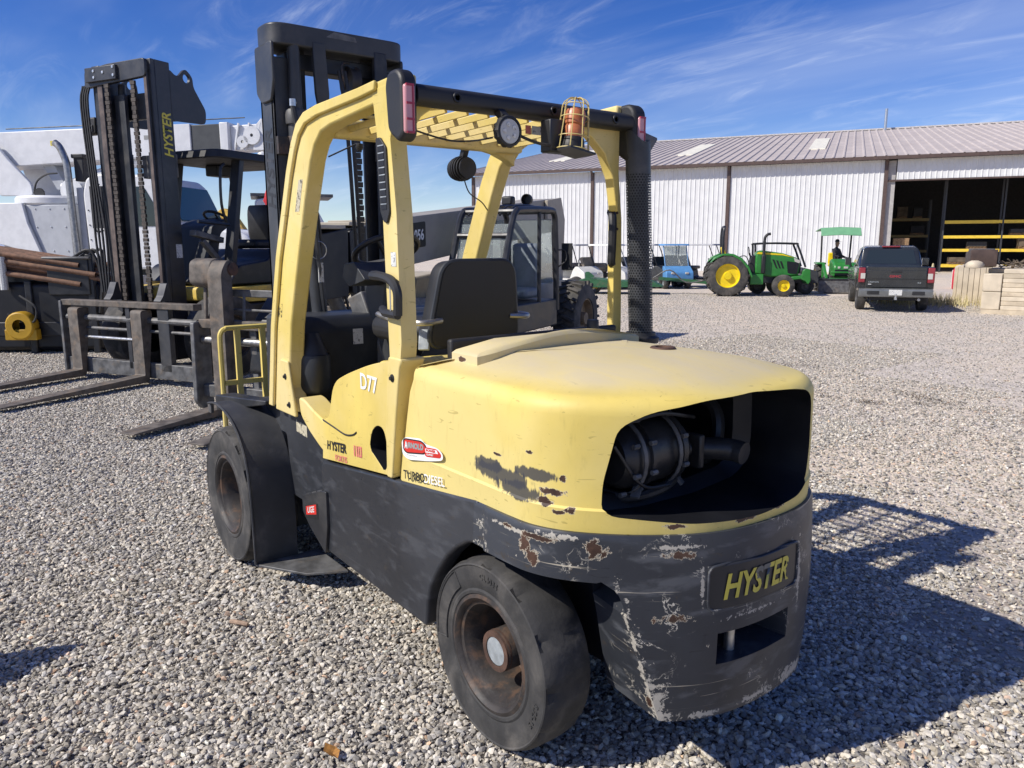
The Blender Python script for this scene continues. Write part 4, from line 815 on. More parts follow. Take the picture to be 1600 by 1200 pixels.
q = MB(); q.box(48,48.1,0,56,0,7.0); q.build('gable_wall', M['wall'], B)
q = MB(); q.box(.05,48,56,56.1,0,7.0); q.build('rear_wall', M['wall'], B)
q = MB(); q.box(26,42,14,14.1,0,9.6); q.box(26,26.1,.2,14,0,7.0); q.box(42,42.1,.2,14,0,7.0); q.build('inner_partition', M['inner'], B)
bm4 = Matrix.Translation((48.42,-33.2,0)) @ Matrix.Rotation(math.radians(-150.85), 4, 'Z')
def bloc(x, y, z=0): return tuple(bm4 @ Vector((x, y, z)))
def rack(x, y, n, levels, label, depth=1.1, w=3.3, dim=False, h=5.9):
    t = thing('storage_rack', label, 'rack', bloc(x, y), -150.85, 'steel storage racks in the open bay')
    for k in range(n+1):
        for yy in (0, depth):
            q = MB(); q.box(k*w-.05, k*w+.05, yy-.04, yy+.04, 0, h); q.build('upright', M['rackblue'], t)
    for z in levels:
        for k in range(n):
            for yy in (-.03, depth+.03):
                q = MB(); q.box(k*w+.05, (k+1)*w-.05, yy-.035, yy+.035, z-.09, z+.09); q.build('beam', M['rackyel'] if not dim else simple('rack_beam_shaded', (.30,.22,.08), .6), t)  # deep rack gets a dimmer yellow, the bay's shade put into the colour
    return t
rack(32.7, 2.4, 2, (.42,1.42,2.27,3.22), 'near steel storage rack with four bright yellow beam levels inside the open bay')
rack(29.9, 9.5, 1, (1.3,2.4,3.6), 'dim storage rack deep in the dark open bay', w=2.6, dim=True, h=5)
rr = np.random.RandomState(5)
for k, (x, y, z, a, b, c, m_) in enumerate([(33.2,2.6,.52,1.5,.8,.30,'cardb'),(37.0,2.5,1.52,1.6,.9,.55,'cardb'),(30.1,9.6,1.4,1.0,.8,.5,'cardb'),(31.3,9.6,2.5,.9,.8,.5,'inner'),(30.3,9.6,3.7,.7,.8,.7,'cardb'),(31.4,9.7,3.7,.6,.7,.6,'inner'),(34.2,2.7,1.52,1.1,.8,.30,'inner'),(36.5,2.6,2.37,1.2,.7,.25,'inner')]):
    o = thing('stored_crate', ['low brown load on the bottom beam of the near rack','brown crate on the second level of the near rack','brown crate on the lowest level of the dim rack','dark crate on the middle level of the dim rack','tall brown crate on the top level of the dim rack','dark crate on the top level of the dim rack','flat dark load on the second level of the near rack','flat dark load on the third level of the near rack'][k], 'crate', bloc(x, y, z), -150.85, 'goods on the storage racks')
    q = MB(); q.box(0, a, 0, b, .14, .14+c); q.build('load', M[m_], o, bevel=.03)
    for yy in (.05, b/2, b-.1):
        q = MB(); q.box(0, a, yy, yy+.08, 0, .10); q.build('runner', M['wood'], o)
    for i in range(6):
        q = MB(); q.box(i*a/6, i*a/6+a/8, 0, b, .10, .135); q.build('slat', M['wood'], o)
t = thing('wooden_panel', 'upright brown wooden board leaning beside the doorway of the open bay', 'board', bloc(29.75, 1.0), -150.85)
q = MB(); q.box(0, .95, 0, .06, 1.35, 2.2); q.build('board_face', M['wood'], t)
for k in range(4):
    q = MB(); q.box(.03+k*.24, .20+k*.24, -.03, 0, 1.38, 2.17); q.build('slat', M['wood'], t)
for x in (.05, .85): q = MB(); q.box(x, x+.08, .06, .12, 0, 2.2); q.build('leg', M['wood'], t)

# ================================================================ shared vehicle bits
def simple_wheel(parent, x, y, r, wd, rr, rub, rimm, s=-1, lugs=0, lugd=.03, name='wheel', dish=.06):
    q = MB(); q.lathe([(rr+.01, y-s*.02), (rr*.96, y-s*.02), (rr*.9, y-s*(.02+dish)), (rr*.35, y-s*(.02+dish)), (rr*.30, y-s*.02), (0, y-s*.015)], (x,0,r), 'y', 28); w_ = q.build(name, rimm, parent, smooth=30)
    q = MB(); q.lathe([(rr, y-s*.03), (rr+.01, y), (r*.86, y+s*.0), (r*.95, y-s*.02), (r*.985, y-s*wd*.25), (r*.985, y-s*wd*.75), (r*.95, y-s*(wd-.02)), (rr, y-s*wd)], (x,0,r), 'y', 36)
    if lugs:
        for k in range(lugs):
            a = 2*math.pi*k/lugs
            for h, sg_ in ((0, 1), (1, -1)):
                a2 = a+h*math.pi/lugs; y0 = y-s*(wd*.5 if h == 0 else wd*.02); y1 = y-s*(wd*.02 if h == 0 else wd*.5)
                if h == 0: y0, y1 = y-s*wd*.02, y-s*wd*.55
                else: y0, y1 = y-s*wd*.98, y-s*wd*.45
                p0 = (x+r*math.cos(a2), y0, r+r*math.sin(a2)); p1 = (x+(r)*math.cos(a2+.16), y1, r+(r)*math.sin(a2+.16))
                q.bar(p0, p1, .045*r/.6, lugd*2, (math.cos(a2), 0, math.sin(a2)))
    q.build('tyre', rub, w_, smooth=35); return w_
# ================================================================ second forklift (black mast, behind on the left)
F2 = thing('forklift', 'bigger forklift with tall black mast and forks pointing left, parked on the left', 'forklift', (9.1,-.05,0), 116.7)
MK = simple('second_mast_black', (.034,.036,.041), .42, var=.25, dirt=(.09,.085,.08), dscale=2, dlo=.5)
def P2(name, mb, m=MK, bevel=.008, **k): return mb.build(name, m, F2, bevel=bevel, **k)
mz = 4.12
for s in (-1, 1):
    q = MB(); q.box(-.40,-.34,.46*s if s>0 else -.57,.57 if s>0 else -.42,.25,mz); q.box(-.64,-.40,(.53 if s>0 else -.57),(.57 if s>0 else -.53),.25,mz); P2('mast_upright', q)
    q = MB(); q.box(-.36,-.30,.47*s if s>0 else -.43,.53 if s>0 else -.33,.5,3.98); q.box(-.60,-.36,(.49 if s>0 else -.43),(.53 if s>0 else -.39),.5,3.98); P2('inner_upright', q, M['brownsteel'] if False else MK)
    q = MB(); q.box(-.302,-.296,(.475 if s>0 else -.425),(.525 if s>0 else -.335),1.1,3.9); P2('worn_rail_face', q, simple('worn_rail', (.13,.10,.085), .5, .4, var=.4, scale=5), bevel=0)
    q = MB(); q.tube([(-.55,.30*s,.4),(-.55,.26*s,3.0)], .07, 12); q.tube([(-.55,.30*s,3.0),(-.55,.26*s,3.9)], .05, 12); P2('lift_cylinder', q, bevel=0)
    q = MB(); q.prism(rnd([(-.62,4.05),(-.72,3.98),(-.78,3.98),(-.90,4.10),(-1.02,4.0),(-1.02,3.88),(-1.22,3.60),(-1.20,3.42),(-.62,3.40)], .06, 4), (.53 if s>0 else -.57), (.57 if s>0 else -.53)); o_ = P2('lifting_eye_plate', q)
    h_ = MB(); h_.lathe([(.058,-.07),(.058,.07)], (-.91,.55*s,3.97), 'y', 14, caps=True); cut_ = h_.build('eye_cutter', MK, F2); 
    bpy.context.view_layer.update()
    cut_m = cut_; bm_ = o_.modifiers.clear(); cut(o_, cut_m)
q = MB(); q.prism(rnd([(-.66,3.84),(-.64,4.06),(-.2,4.11),(.53,4.12),(.53,3.90)], .05, 3), -.35, -.28, 'x'); P2('mast_top_plate', q)
q = MB(); q.box(-.285,-.24,-.58,.02,3.90,4.08); P2('hose_guide_plate', q)
for y, z in ((-.40,4.03),(-.40,3.95),(-.02,4.05),(-.02,3.95),(-.22,4.0)): q = MB(); q.lathe([(0,.012),(.018,.01),(.02,0)], (-.24,y,z), 'x', 8); P2('bolt', q, M['zinc'], 0)
q = MB(); q.box(-.70,-.60,-.40,.53,3.45,3.78); P2('mast_cross_member', q)
q = MB(); q.box(-.70,-.60,-.05,.53,2.68,2.98); P2('mast_cross_member', q, M['greysteel'])
q = MB(); q.box(-.50,-.44,-.30,-.10,.6,3.75); P2('centre_cylinder', q)
CH = simple('rusty_chain', (.075,.062,.052), .6, .4, var=.4, scale=30)
for y in (-.20, .30): chain('lift_chain', (-.27,y,1.05), (-.27,y,3.86), .052, .085, CH, F2, .03)
for k in range(4):
    y = -.60-k*.045; q = MB(); q.tube(arcpts([(-.3,y+.02,3.88),(-.28,y-.03,3.6),(-.28,y+.02,2.6),(-.28,y+.10-.03*k,1.9),(-.25,y+.10,1.15)], 5), .017, 6); P2('mast_hose', q, M['plastic'], 0)
q = MB(); q.box(-.55,-.40,-.95,-.68,3.28,3.50); P2('work_lamp', q, M['plastic'], .02)
q = MB(); q.box(-.395,-.38,-.90,-.73,3.31,3.40); P2('lamp_lens', q, M['glassy'], 0)
text('lettering', 'HYSTER', .20, M['ltyellow'], F2, lambda u, v, z: Vector((-.595+v, .5735, 2.92+u)), bold=.005, shear=.2, sx=.80)
q = MB(); q.box(-.62,-.52,.5715,.574,1.62,1.80); P2('serial_label', q, M['labelwhite'], 0)
for o_ in list(F2.children):
    if o_.name.split('.')[0] != 'fork': o_.location = (-.20, -.31, 0); o_.scale = (1, 1, 1.025)
# carriage
BS = M['brownsteel']
q = MB(); q.box(-.14,.0,-1.24,1.3,1.02,1.10); P2('carriage_top_bar', q, BS)
q = MB(); q.box(-.12,-.02,-1.24,1.3,.10,.30); P2('carriage_bottom_bar', q, M['greysteel'])
q = MB(); q.box(-.14,.02,-1.27,-1.22,.04,1.08); P2('carriage_side_plate', q, M['greysteel'])
q = MB(); q.box(-.10,-.02,.02,.10,.2,1.04); P2('carriage_web', q)
q = MB(); q.box(-.10,-.02,.62,.82,.2,1.04); P2('carriage_web', q)
for z, r_, m_ in ((.86,.045,M['greysteel']),(.72,.022,M['greysteel'])): q = MB(); q.tube([(-.06,-1.2,z),(-.06,1.3,z)], r_, 10); P2('carriage_shaft', q, m_, 0)
q = MB(); q.tube([(-.02,-1.0,.60),(-.02,.25,.60)], .02, 8); P2('positioner_rod', q, M['zinc'], 0)
for y in (-.91, .33):
    q = MB(); q.prism(rnd([(-.10,1.0,.03),(.075,1.0,.05),(.075,.15,.02),(1.95,.075,.01),(1.95,.06,.01),(.02,.055,.05),(-.0,.2,.02),(-.10,.9,.03)], .02, 3), y-.10, y+.10); P2('fork', q, BS, .006)
for s in (-1, 1): q = MB(); q.prism(rnd([(-.34,1.10),(-.14,1.10),(-.20,1.17),(-.27,1.34),(-.30,1.34)], .02, 3), (.42 if s>0 else -.55), (.55 if s>0 else -.42)); P2('carriage_bracket', q)
# body
Y2 = simple('second_yellow', (.70,.50,.10), .5, var=.15, dirt=(.40,.32,.15), dscale=3)
q = MB(); q.box(-3.9,-1.0,-.95,.95,.45,1.02); P2('chassis', q, M['black'], .03)
q = MB(); q.prism(rnd([(-4.2,.5),(-4.25,1.5),(-3.0,1.45),(-2.9,1.28),(-.95,1.25),(-.95,1.05),(-4.0,1.0)], .05, 3), -.96, .96); P2('hood', q, Y2, .03)
q = MB(); q.prism(rnd([(-2.95,1.28),(-3.0,1.75),(-2.0,1.78),(-1.85,1.62),(-1.25,1.55),(-1.05,1.28)], .08, 4), -.85, .85); P2('cab_deck', q, M['black'], .03)
q = MB(); q.prism(rnd([(-1.28,1.3),(-1.10,1.3),(-1.3,2.1),(-1.6,2.22),(-1.65,2.12),(-1.45,2.0)], .04, 3), -.35, .35); P2('dash', q, M['dash'], .03)
C0 = Vector((-1.80,-.05,2.22)); q = MB(); q.tube([C0+Vector((.21*math.cos(a)*.85,.21*math.sin(a),.21*math.cos(a)*.5)) for a in np.linspace(0,2*math.pi,25)], .02, 8, False)
for a in (.5,2.6,4.7): q.tube([C0, C0+Vector((.2*math.cos(a)*.85,.2*math.sin(a),.2*math.cos(a)*.5))], .014, 6)
q.tube([C0, (-1.45,-.05,2.0)], .03, 8); P2('steering_wheel', q, M['plastic'], 0)
q = MB(); q.box(-2.75,-2.2,-.3,.3,1.78,1.92); P2('seat_cushion', q, M['plastic'], .05)
q = MB(); q.loft([[(-2.72+dx,y*.30*k,z) for y,z in rnd([(1,1.9),(1,2.46),(-1,2.46),(-1,1.9)], .22, 5)] for dx,k in ((.09,.86),(.06,1),(-.03,1),(-.07,.86))]); P2('seat_back', q, M['plastic'], 0, smooth=50)
rf = MB(); rf.loft([[(x,y,3.02+.12*0) for x,y in rnd([(-1.12,.72),(-1.12,-.72),(-2.95,-.72),(-2.95,.72)], .2, 4)],[(x,y,3.14) for x,y in rnd([(-1.15,.70),(-1.15,-.70),(-2.92,-.70),(-2.92,.70)], .2, 4)]]); P2('roof', rf, M['plastic'], .02)
for s in (-1, 1):
    q = MB(); q.tube(arcpts([(-2.85,.68*s,1.5),(-2.80,.68*s,2.3),(-2.78,.68*s,2.85),(-2.70,.68*s,3.04),(-2.5,.66*s,3.1)], 4), .05, 8); P2('roof_post', q, M['black'], 0)
    q = MB(); q.bar((-1.30,.60*s,1.3),(-1.62,.60*s,3.05), .09, .16, (0,1,0)); P2('roof_post', q, M['black'])
    q = MB(); q.tube(arcpts([(-1.34,.60*s,2.10),(-1.22,.64*s,2.4),(-1.24,.64*s,2.85),(-1.33,.62*s,2.95)], 4), .022, 6); P2('grab_rail', q, M['black'], 0)
    simple_wheel(F2, -.95, 1.02*s, .58, .40, .30, M['rubber'], M['rim'], s, 0)
    simple_wheel(F2, -3.6, .95*s, .50, .34, .26, M['rubber'], M['rim'], s, 0)
q = MB(); q.box(-2.3,-1.9,-.35,-.1,2.86,3.02); P2('roof_lamp', q, M['plastic'], .02)
q = MB(); q.bar((-1.0,.45,1.9),(-1.5,.5,1.35), .10, .06); q.bar((-.85,.45,2.0),(-1.35,.45,1.9), .12, .08); P2('tilt_cylinder', q, M['greysteel'])
q = MB(); q.tube([(-.80,.62,2.15),(-1.35,.62,2.12)], .025, 6); P2('mirror_arm', q, M['black'], 0)

# ================================================================ telehandler in the middle
TE = thing('telehandler', 'tan telescopic handler with black cab frame and boom numbered 1056, parked behind the yellow forklift', 'telehandler', (8.37,-6.36,0), 116.7)
TAN = simple('dusty_tan_paint', (.40,.355,.275), .6, var=.12, scale=3, dirt=(.25,.21,.16), dscale=2, dlo=.45, dhi=.85)
BOOMG = simple('boom_grey_beige', (.34,.315,.27), .6, var=.1, scale=2, dirt=(.20,.18,.155), dscale=1.6, dlo=.5, dhi=.9)
def P3(name, mb, m=TAN, bevel=.01, **k): return mb.build(name, m, TE, bevel=bevel, **k)
zt = lambda x: 2.54-.098*x; zbm = lambda x: 1.94-.105*x
def boomsec(x0, x1, y0, y1, dz, name, m, base=0):
    q = MB(); vs = [(x,y,z) for x in (x0,x1) for y, z in ((y0,zbm(x)+dz),(y1,zbm(x)+dz),(y1,zt(x)-dz),(y0,zt(x)-dz))]
    q.add(vs, [(0,1,2,3),(7,6,5,4),(0,4,5,1),(1,5,6,2),(2,6,7,3),(3,7,4,0)]); return P3(name, q, m)
boomsec(-1.45, 4.25, -.70, -.10, 0, 'boom', BOOMG)
boomsec(4.25, 4.55, -.67, -.12, .03, 'boom_section', BOOMG); boomsec(4.55, 4.85, -.64, -.15, .05, 'boom_section', BOOMG); boomsec(4.85, 5.4, -.61, -.18, .07, 'boom_section', BOOMG)
for a, b, z in ((4.22,4.50,1.30),(4.53,4.86,1.26),(4.89,5.38,1.22)):
    q = MB(); q.prism(rnd([(a,zt(a)-.04),(b,zt(b)-.07),(b-.02,z),(a+.03,z+.02)], .03, 3), -.72, -.075); P3('boom_cover', q, M['cavity'], .015)
    q = MB(); q.box(a+.02,b-.02,-.70,-.09,zt((a+b)/2)-.03,zt((a+b)/2)+.015); P3('boom_wear_plate', q, TAN)
q = MB(); q.prism([(-1.55,2.70),(-.9,2.62),(-.9,1.9),(-1.3,.9),(-1.65,.9),(-1.75,2.3)], -.08, -.02); P3('boom_tower_plate', q, TAN)
q = MB(); q.prism([(-1.55,2.70),(-.9,2.62),(-.9,1.9),(-1.3,.9),(-1.65,.9),(-1.75,2.3)], -.78, -.72); P3('boom_tower_plate', q, TAN)
q = MB(); q.tube([(-1.1,.02,2.2),(-1.15,.05,1.2)], .06, 10); P3('lift_cylinder', q, M['steel'], 0)
q = MB(); q.prism(rnd([(3.80,2.08),(3.17,2.145),(3.17,1.81),(3.80,1.755)], .03, 3), -.099, -.094); P3('number_plate', q, M['blkprint'], 0)
text('lettering', '1056', .20, M['white'], TE, lambda u, v, z: Vector((3.215-u, -.0925, 1.905+v+u*.095)), bold=.005, sx=.80, align='RIGHT')
text('lettering', 'HANDLER', .12, M['blkprint'], TE, lambda u, v, z: Vector((-.20-u, -.0955, 2.37+v+u*.098)), bold=.004, sx=.9) if False else None
# cab
FR = M['black']
def cabtube(pts, r=.045, name='cab_frame'): q = MB(); q.tube(pts, r, 8); return P3(name, q, FR, 0)
for y in (.28, 1.08):
    cabtube(arcpts([(3.30,y,1.10),(3.12,y,1.6),(2.90,y,2.12),(2.78,y,2.26),(2.6,y,2.30),(1.62,y,2.33),(1.46,y,2.28),(1.40,y,2.12),(1.36,y,1.5),(1.34,y,.85)], 4))
for x, z in ((2.76,2.27),(1.5,2.31),(2.98,1.95)): cabtube([(x,.28,z),(x,1.08,z)], .035, 'cab_crossbar')
for k in range(6): y = .38+k*.12; cabtube(arcpts([(2.82,y,2.22),(2.6,y,2.34),(2.2,y,2.37),(1.9,y,2.36)], 3), .016, 'roof_bar')
cabtube([(2.0,1.08,2.30),(2.0,1.08,1.0)], .03, 'cab_pillar'); cabtube([(1.9,.30,2.28),(1.9,.30,1.0)], .045, 'cab_pillar')
gl = NT('dusty_cab_glass'); gl.b.inputs['Transmission Weight'].default_value = .75; gl.out((.55,.60,.58), gl.step(gl.noise(3), .4, .7, .08, .35), 0, .5); gl.b.inputs['IOR'].default_value = 1.05
M['glass'] = gl.m
for nm, vs in (('cab_window', [(3.24,.32,1.15),(3.24,1.04,1.15),(2.90,1.04,2.1),(2.90,.32,2.1)]), ('cab_window', [(1.38,.33,1.25),(1.38,1.03,1.25),(1.44,1.03,2.2),(1.44,.33,2.2)]), ('cab_window', [(1.45,.27,1.2),(3.1,.27,1.2),(2.75,.27,2.2),(1.5,.27,2.2)])):
    q = MB(); q.add(vs+[tuple(Vector(a)+Vector((.006,.006,0))) for a in vs], [(0,1,2,3),(7,6,5,4)]); P3(nm, q, M['glass'], 0, smooth=0)
q = MB(); q.box(1.55,2.05,.45,.90,1.05,1.20); P3('seat_cushion', q, simple('grey_blue_seat', (.16,.19,.22), .6), .05)
q = MB(); q.box(1.50,1.62,.45,.90,1.15,1.85); P3('seat_back', q, simple('grey_blue_seat_back', (.16,.19,.22), .6), .06)
q = MB(); q.box(1.35,3.0,.26,1.10,.62,1.02); P3('cab_base', q, M['black'], .02)
q = MB(); q.lathe([(0,-.05),(.07,-.05),(.085,-.02),(.085,.03),(.078,.035)], (1.42,.62,2.50), 'x', 16); P3('work_light', q, M['plastic'], 0)
q = MB(); q.lathe([(.078,-.052),(.07,-.056),(0,-.058)], (1.42,.62,2.50), 'x', 16); P3('lamp_lens', q, M['glassy'], 0)
q = MB(); q.box(1.30,1.45,.20,.38,2.42,2.56); P3('work_light', q, M['plastic'], .03)
q = MB(); q.tube(arcpts([(1.36,1.10,1.75),(1.30,1.20,1.74),(1.30,1.22,1.6),(1.36,1.12,1.5)], 4), .012, 6); q.box(1.24,1.27,1.13,1.3,1.45,1.85); P3('mirror', q, M['plastic'], .01)
# chassis, hood, wheels
q = MB(); q.prism(rnd([(-1.9,.55),(-1.9,1.15),(-.9,1.2),(3.4,1.0),(4.3,.95),(4.4,.5)], .05, 3), -.62, .25); P3('chassis', q, TAN, .02)
q = MB(); q.prism(rnd([(1.2,.75),(1.2,1.30),(1.6,1.42),(3.0,1.32),(3.45,1.1),(3.45,.75)], .12, 4), -1.28, -.72); P3('engine_hood', q, TAN, .05)
q = MB()
for k in range(5):
    for j in range(3): q.box(3.455,3.47,-1.2+k*.09,-1.13+k*.09,.85+j*.08,.90+j*.08)
P3('engine_grille', q, M['cavity'], 0)
q = MB(); q.prism([(3.3,.95),(4.5,.35),(4.6,.42),(4.4,1.05),(3.3,1.12)], -.78, .35); P3('front_frame_plate', q, simple('scraped_tan_plate', (.46,.37,.24), .7, var=.45, scale=22, bump=.3, bscale=30, dirt=(.20,.15,.10), dscale=18, dlo=.45, dhi=.7), .01)
q = MB(); q.box(4.32,4.42,-.9,.5,.98,1.06); P3('front_beam', q, M['brownsteel'])
WR = simple('tan_wheel_rim', (.24,.17,.10), .7, var=.3, scale=8)
for x in (0, 3.3):
    for s in (1, -1): simple_wheel(TE, x, 1.10*s, .60, .42, .33, M['rubberdust'], WR, s, 22, .035, dish=.12)
q = MB(); q.tube([(0,-1,.6),(0,1,.6)], .09, 10); P3('axle', q, M['black'], 0)
q = MB(); q.tube([(3.3,-1,.6),(3.3,1,.6)], .09, 10); P3('axle', q, M['black'], 0)
q = MB(); q.tube([(4.9,-.4,1.35),(4.6,-.4,.9)], .09, 12); P3('boom_head_cylinder', q, M['greysteel'], 0)
q = MB(); q.tube(arcpts([(4.95,-.12,1.3),(4.9,-.1,1.0),(5.05,-.1,.8),(5.2,-.12,.9)], 4), .018, 6); P3('boom_hose', q, M['plastic'], 0)
q = MB(); q.prism(rnd([(5.1,1.7),(5.45,1.6),(6.0,1.0),(6.1,.45),(5.85,.45),(5.6,1.0),(5.1,1.25)], .08, 3), -.55, -.22); P3('boom_gooseneck', q, M['black'], .02)
q = MB(); q.box(6.02,6.12,-1.22,.52,.93,1.03); P3('carriage_top_bar', q, BS)
q = MB(); q.box(6.02,6.12,-1.22,.52,.16,.30); P3('carriage_bottom_bar', q, M['greysteel'])
q = MB(); q.prism(rnd([(5.98,1.0),(6.20,1.0),(6.22,.12),(6.14,.02),(5.98,.05)], .03, 3), -1.27, -1.21); P3('carriage_side_plate', q, M['greysteel'])
q = MB(); q.prism(rnd([(5.98,1.0),(6.20,1.0),(6.22,.12),(6.14,.02),(5.98,.05)], .03, 3), .50, .56); P3('carriage_side_plate', q, M['greysteel'])
q = MB(); q.tube([(6.08,-1.2,.80),(6.08,.5,.80)], .045, 12); P3('carriage_shaft', q, M['steel'], 0)
for y in (-.5, -.28): q = MB(); q.box(6.0,6.06,y-.05,y+.05,.15,1.0); P3('carriage_web', q, M['greysteel'])
for y in (-1.10, -.62, .3): q = MB(); q.bar((6.05,y,1.0),(6.02,y,1.32), .035, .02); P3('backrest_post', q, M['greysteel'])
q = MB(); q.bar((6.02,-1.12,1.32),(6.02,.32,1.32), .02, .08); P3('backrest_rail', q, M['greysteel'])
q = MB(); q.bar((6.03,-1.12,1.14),(6.03,.32,1.14), .02, .03); P3('backrest_rail', q, M['greysteel'])
for y in (-.80, .10):
    q = MB(); q.prism(rnd([(6.10,1.55,.05),(6.05,1.66,.06),(6.16,1.68,.05),(6.25,1.55,.06),(6.26,.12,.02),(7.45,.075,.01),(7.45,.06,.01),(6.2,.035,.05),(6.12,.10,.02)], .03, 3), y-.10, y+.10); P3('fork', q, BS, .006)
    q = MB(); q.lathe([(.03,-.13),(.07,-.12),(.07,.12),(.03,.13)], (6.09,y,1.58), 'y', 14, caps=True); P3('fork_pivot', q, M['rust'], 0)
q = MB(); q.bar((6.05,-1.18,1.0),(6.0,-1.18,1.66), .05, .03); q.prism(rnd([(5.92,1.40),(5.90,1.62),(6.0,1.70),(6.12,1.66),(6.14,1.42),(6.02,1.36)], .05, 3), -1.30, -.98); P3('positioner_bracket', q, BS, .02)
q = MB(); q.bar((4.72,-.075,1.75),(4.72,-.07,1.50), .12, .004); P3('boom_label', q, M['labelwhite'], 0)
# ================================================================ crane truck far left
CR = thing('crane_truck', 'white boom truck with long white telescopic crane boom laid over its cab', 'crane truck', (22.30,-.67,0), -135.7)
W = simple('white_machine_paint', (.68,.69,.70), .4, var=.05, dirt=(.52,.50,.47), dscale=1.5, dlo=.55, dhi=.9)
GW = simple('light_grey_paint', (.42,.44,.47), .5, var=.06)
DG = simple('boom_dark_wrap', (.05,.055,.06), .6, var=.15)
GLS = NT('dark_window_glass').out((.02,.028,.032), .06, 0, .6); TEAL = NT('tinted_windscreen').out((.05,.11,.12), .06, 0, .7)
def P4(name, mb, m=W, bevel=.02, **k): return mb.build(name, m, CR, bevel=bevel, **k)
def bseg(x0, x1, d, name, m):
    zt = lambda x: 4.72+.018*x; zb_ = lambda x: 3.86+.045*x; q = MB()
    q.add([(x,y,z) for x in (x0,x1) for y, z in ((-.42+d,zb_(x)+d),(.42-d,zb_(x)+d),(.42-d,zt(x)-d),(-.42+d,zt(x)-d))], [(0,1,2,3),(7,6,5,4),(0,4,5,1),(1,5,6,2),(2,6,7,3),(3,7,4,0)]); return P4(name, q, m)
bseg(-.9, 4.85, 0, 'boom', W); bseg(4.85, 5.62, .03, 'boom_section', DG); bseg(5.62, 5.85, 0, 'boom_collar', W)
q = MB(); q.prism([(5.85,4.75),(6.9,4.80),(6.95,4.2),(5.85,4.15)], -.30, .30); P4('boom_head', q, W)
q = MB()
for k in range(3): q.bar((5.95+k*.28,-.32,4.15),(6.10+k*.28,-.34,4.80), .05, .04)
q.lathe([(.04,-.40),(.22,-.40),(.22,-.36),(.04,-.34)], (6.45,0,4.5), 'y', 16); q.lathe([(.04,-.40),(.15,-.40),(.15,-.36),(.04,-.34)], (6.2,0,4.35), 'y', 14); P4('sheave_head', q, W, 0)
q = MB(); q.prism([(6.45,4.15),(6.55,4.75),(6.70,4.90),(6.9,4.7),(6.95,4.15)], -.36, -.31); P4('sheave_plate', q, W, .01)
q = MB(); q.tube([(-.4,-.2,4.82),(2.0,-.2,4.86),(6.2,-.2,4.95)], .014, 5); P4('hoist_rope', q, M['plastic'], 0)
q = MB(); q.tube([(6.81,-.35,4.3),(6.81,-.35,3.3)], .012, 5); P4('hook_line', q, M['plastic'], 0)
q = MB(); q.lathe([(0,.12),(.10,.08),(.14,0),(.10,-.09),(0,-.13)], (6.68,-.35,4.0), 'z', 12); P4('hook_ball', q, W, 0)
q = MB(); q.tube(arcpts([(6.80,-.35,3.4),(6.86,-.35,3.3),(6.80,-.35,3.22),(6.74,-.35,3.28)], 4), .02, 6); P4('hook', q, M['greysteel'], 0)
for y0, y1 in ((-.62,-.52),(.52,.62)):
    q = MB(); q.prism(rnd([(-.45,3.10),(-.80,4.45),(-.50,4.50),(-.05,3.95),(.50,3.38),(.52,3.10)], .10, 4), y0, y1); P4('turret_plate', q, W)
q = MB(); q.lathe([(.95,0),(1.0,.05),(1.0,.18),(.95,.24)], (.75,0,2.85), 'z', 28, caps=True); P4('turntable', q, W, 0)
q = MB(); q.box(-.2,1.75,-.95,.9,1.4,2.85); P4('pedestal', q, GW)
q = MB(); q.prism([(-.3,2.9),(.52,2.9),(.62,2.4),(.95,1.55),(-.3,1.9)], -1.05, -.96); P4('outrigger_plate', q, W)
q = MB(); q.tube([(1.05,-.1,3.30),(2.6,-.1,3.78)], .17, 16); q.tube([(2.6,-.1,3.78),(3.4,-.1,4.0)], .11, 14); P4('boom_cylinder', q, W, 0)
q = MB(); q.lathe([(.05,-.2),(.32,-.18),(.32,.18),(.05,.2)], (1.35,-.1,3.22), 'y', 18, caps=True); P4('cylinder_pivot', q, W, 0)
q = MB(); q.prism(rnd([(.50,3.95),(.85,3.92),(1.15,3.38),(.9,3.25)], .06, 3), -.2, .2); P4('winch_bracket', q, GW)
q = MB(); q.tube(arcpts([(.55,-.63,3.15),(.70,-.66,3.45),(1.0,-.66,3.62),(1.25,-.6,3.65)], 4), .022, 6); q.lathe([(0,-.66),(.14,-.66),(.14,-.62),(0,-.62)], (.72,0,3.15), 'y', 14); P4('hydraulic_hose', q, M['plastic'], 0)
q = MB(); q.prism(rnd([(2.35,1.25),(2.30,3.1),(2.42,3.48),(2.8,3.58),(4.1,3.52),(4.35,3.30),(4.75,2.45),(4.75,1.25)], .12, 4), -1.15, 1.15); P4('cab', q, W, .05)
q = MB(); q.prism(rnd([(4.70,1.25),(4.70,2.35),(6.3,2.15),(6.55,1.95),(6.55,1.25)], .15, 4), -.95, .95); P4('hood', q, W, .06)
q = MB(); q.prism(rnd([(2.95,2.30),(2.95,3.25),(3.95,3.25),(4.40,2.45),(4.38,2.30)], .06, 3), -1.165, -1.15); P4('side_window', q, GLS, 0)
q = MB(); q.add([(4.40,-1.0,3.30),(4.40,1.0,3.30),(4.80,1.0,2.45),(4.80,-1.0,2.45)], [(0,1,2,3)]); q.add([(4.39,-1.0,3.28),(4.39,1.0,3.28),(4.79,1.0,2.43),(4.79,-1.0,2.43)], [(3,2,1,0)]); P4('windscreen', q, TEAL, 0, smooth=0)
q = MB(); q.tube(arcpts([(2.85,-1.25,3.3),(2.78,-1.42,3.28),(2.78,-1.46,2.9),(2.78,-1.44,2.2),(2.85,-1.25,2.2)], 3), .025, 6); q.box(2.72,3.05,-1.47,-1.40,2.25,3.25); P4('mirror', q, M['plastic'], .03)
q = MB()
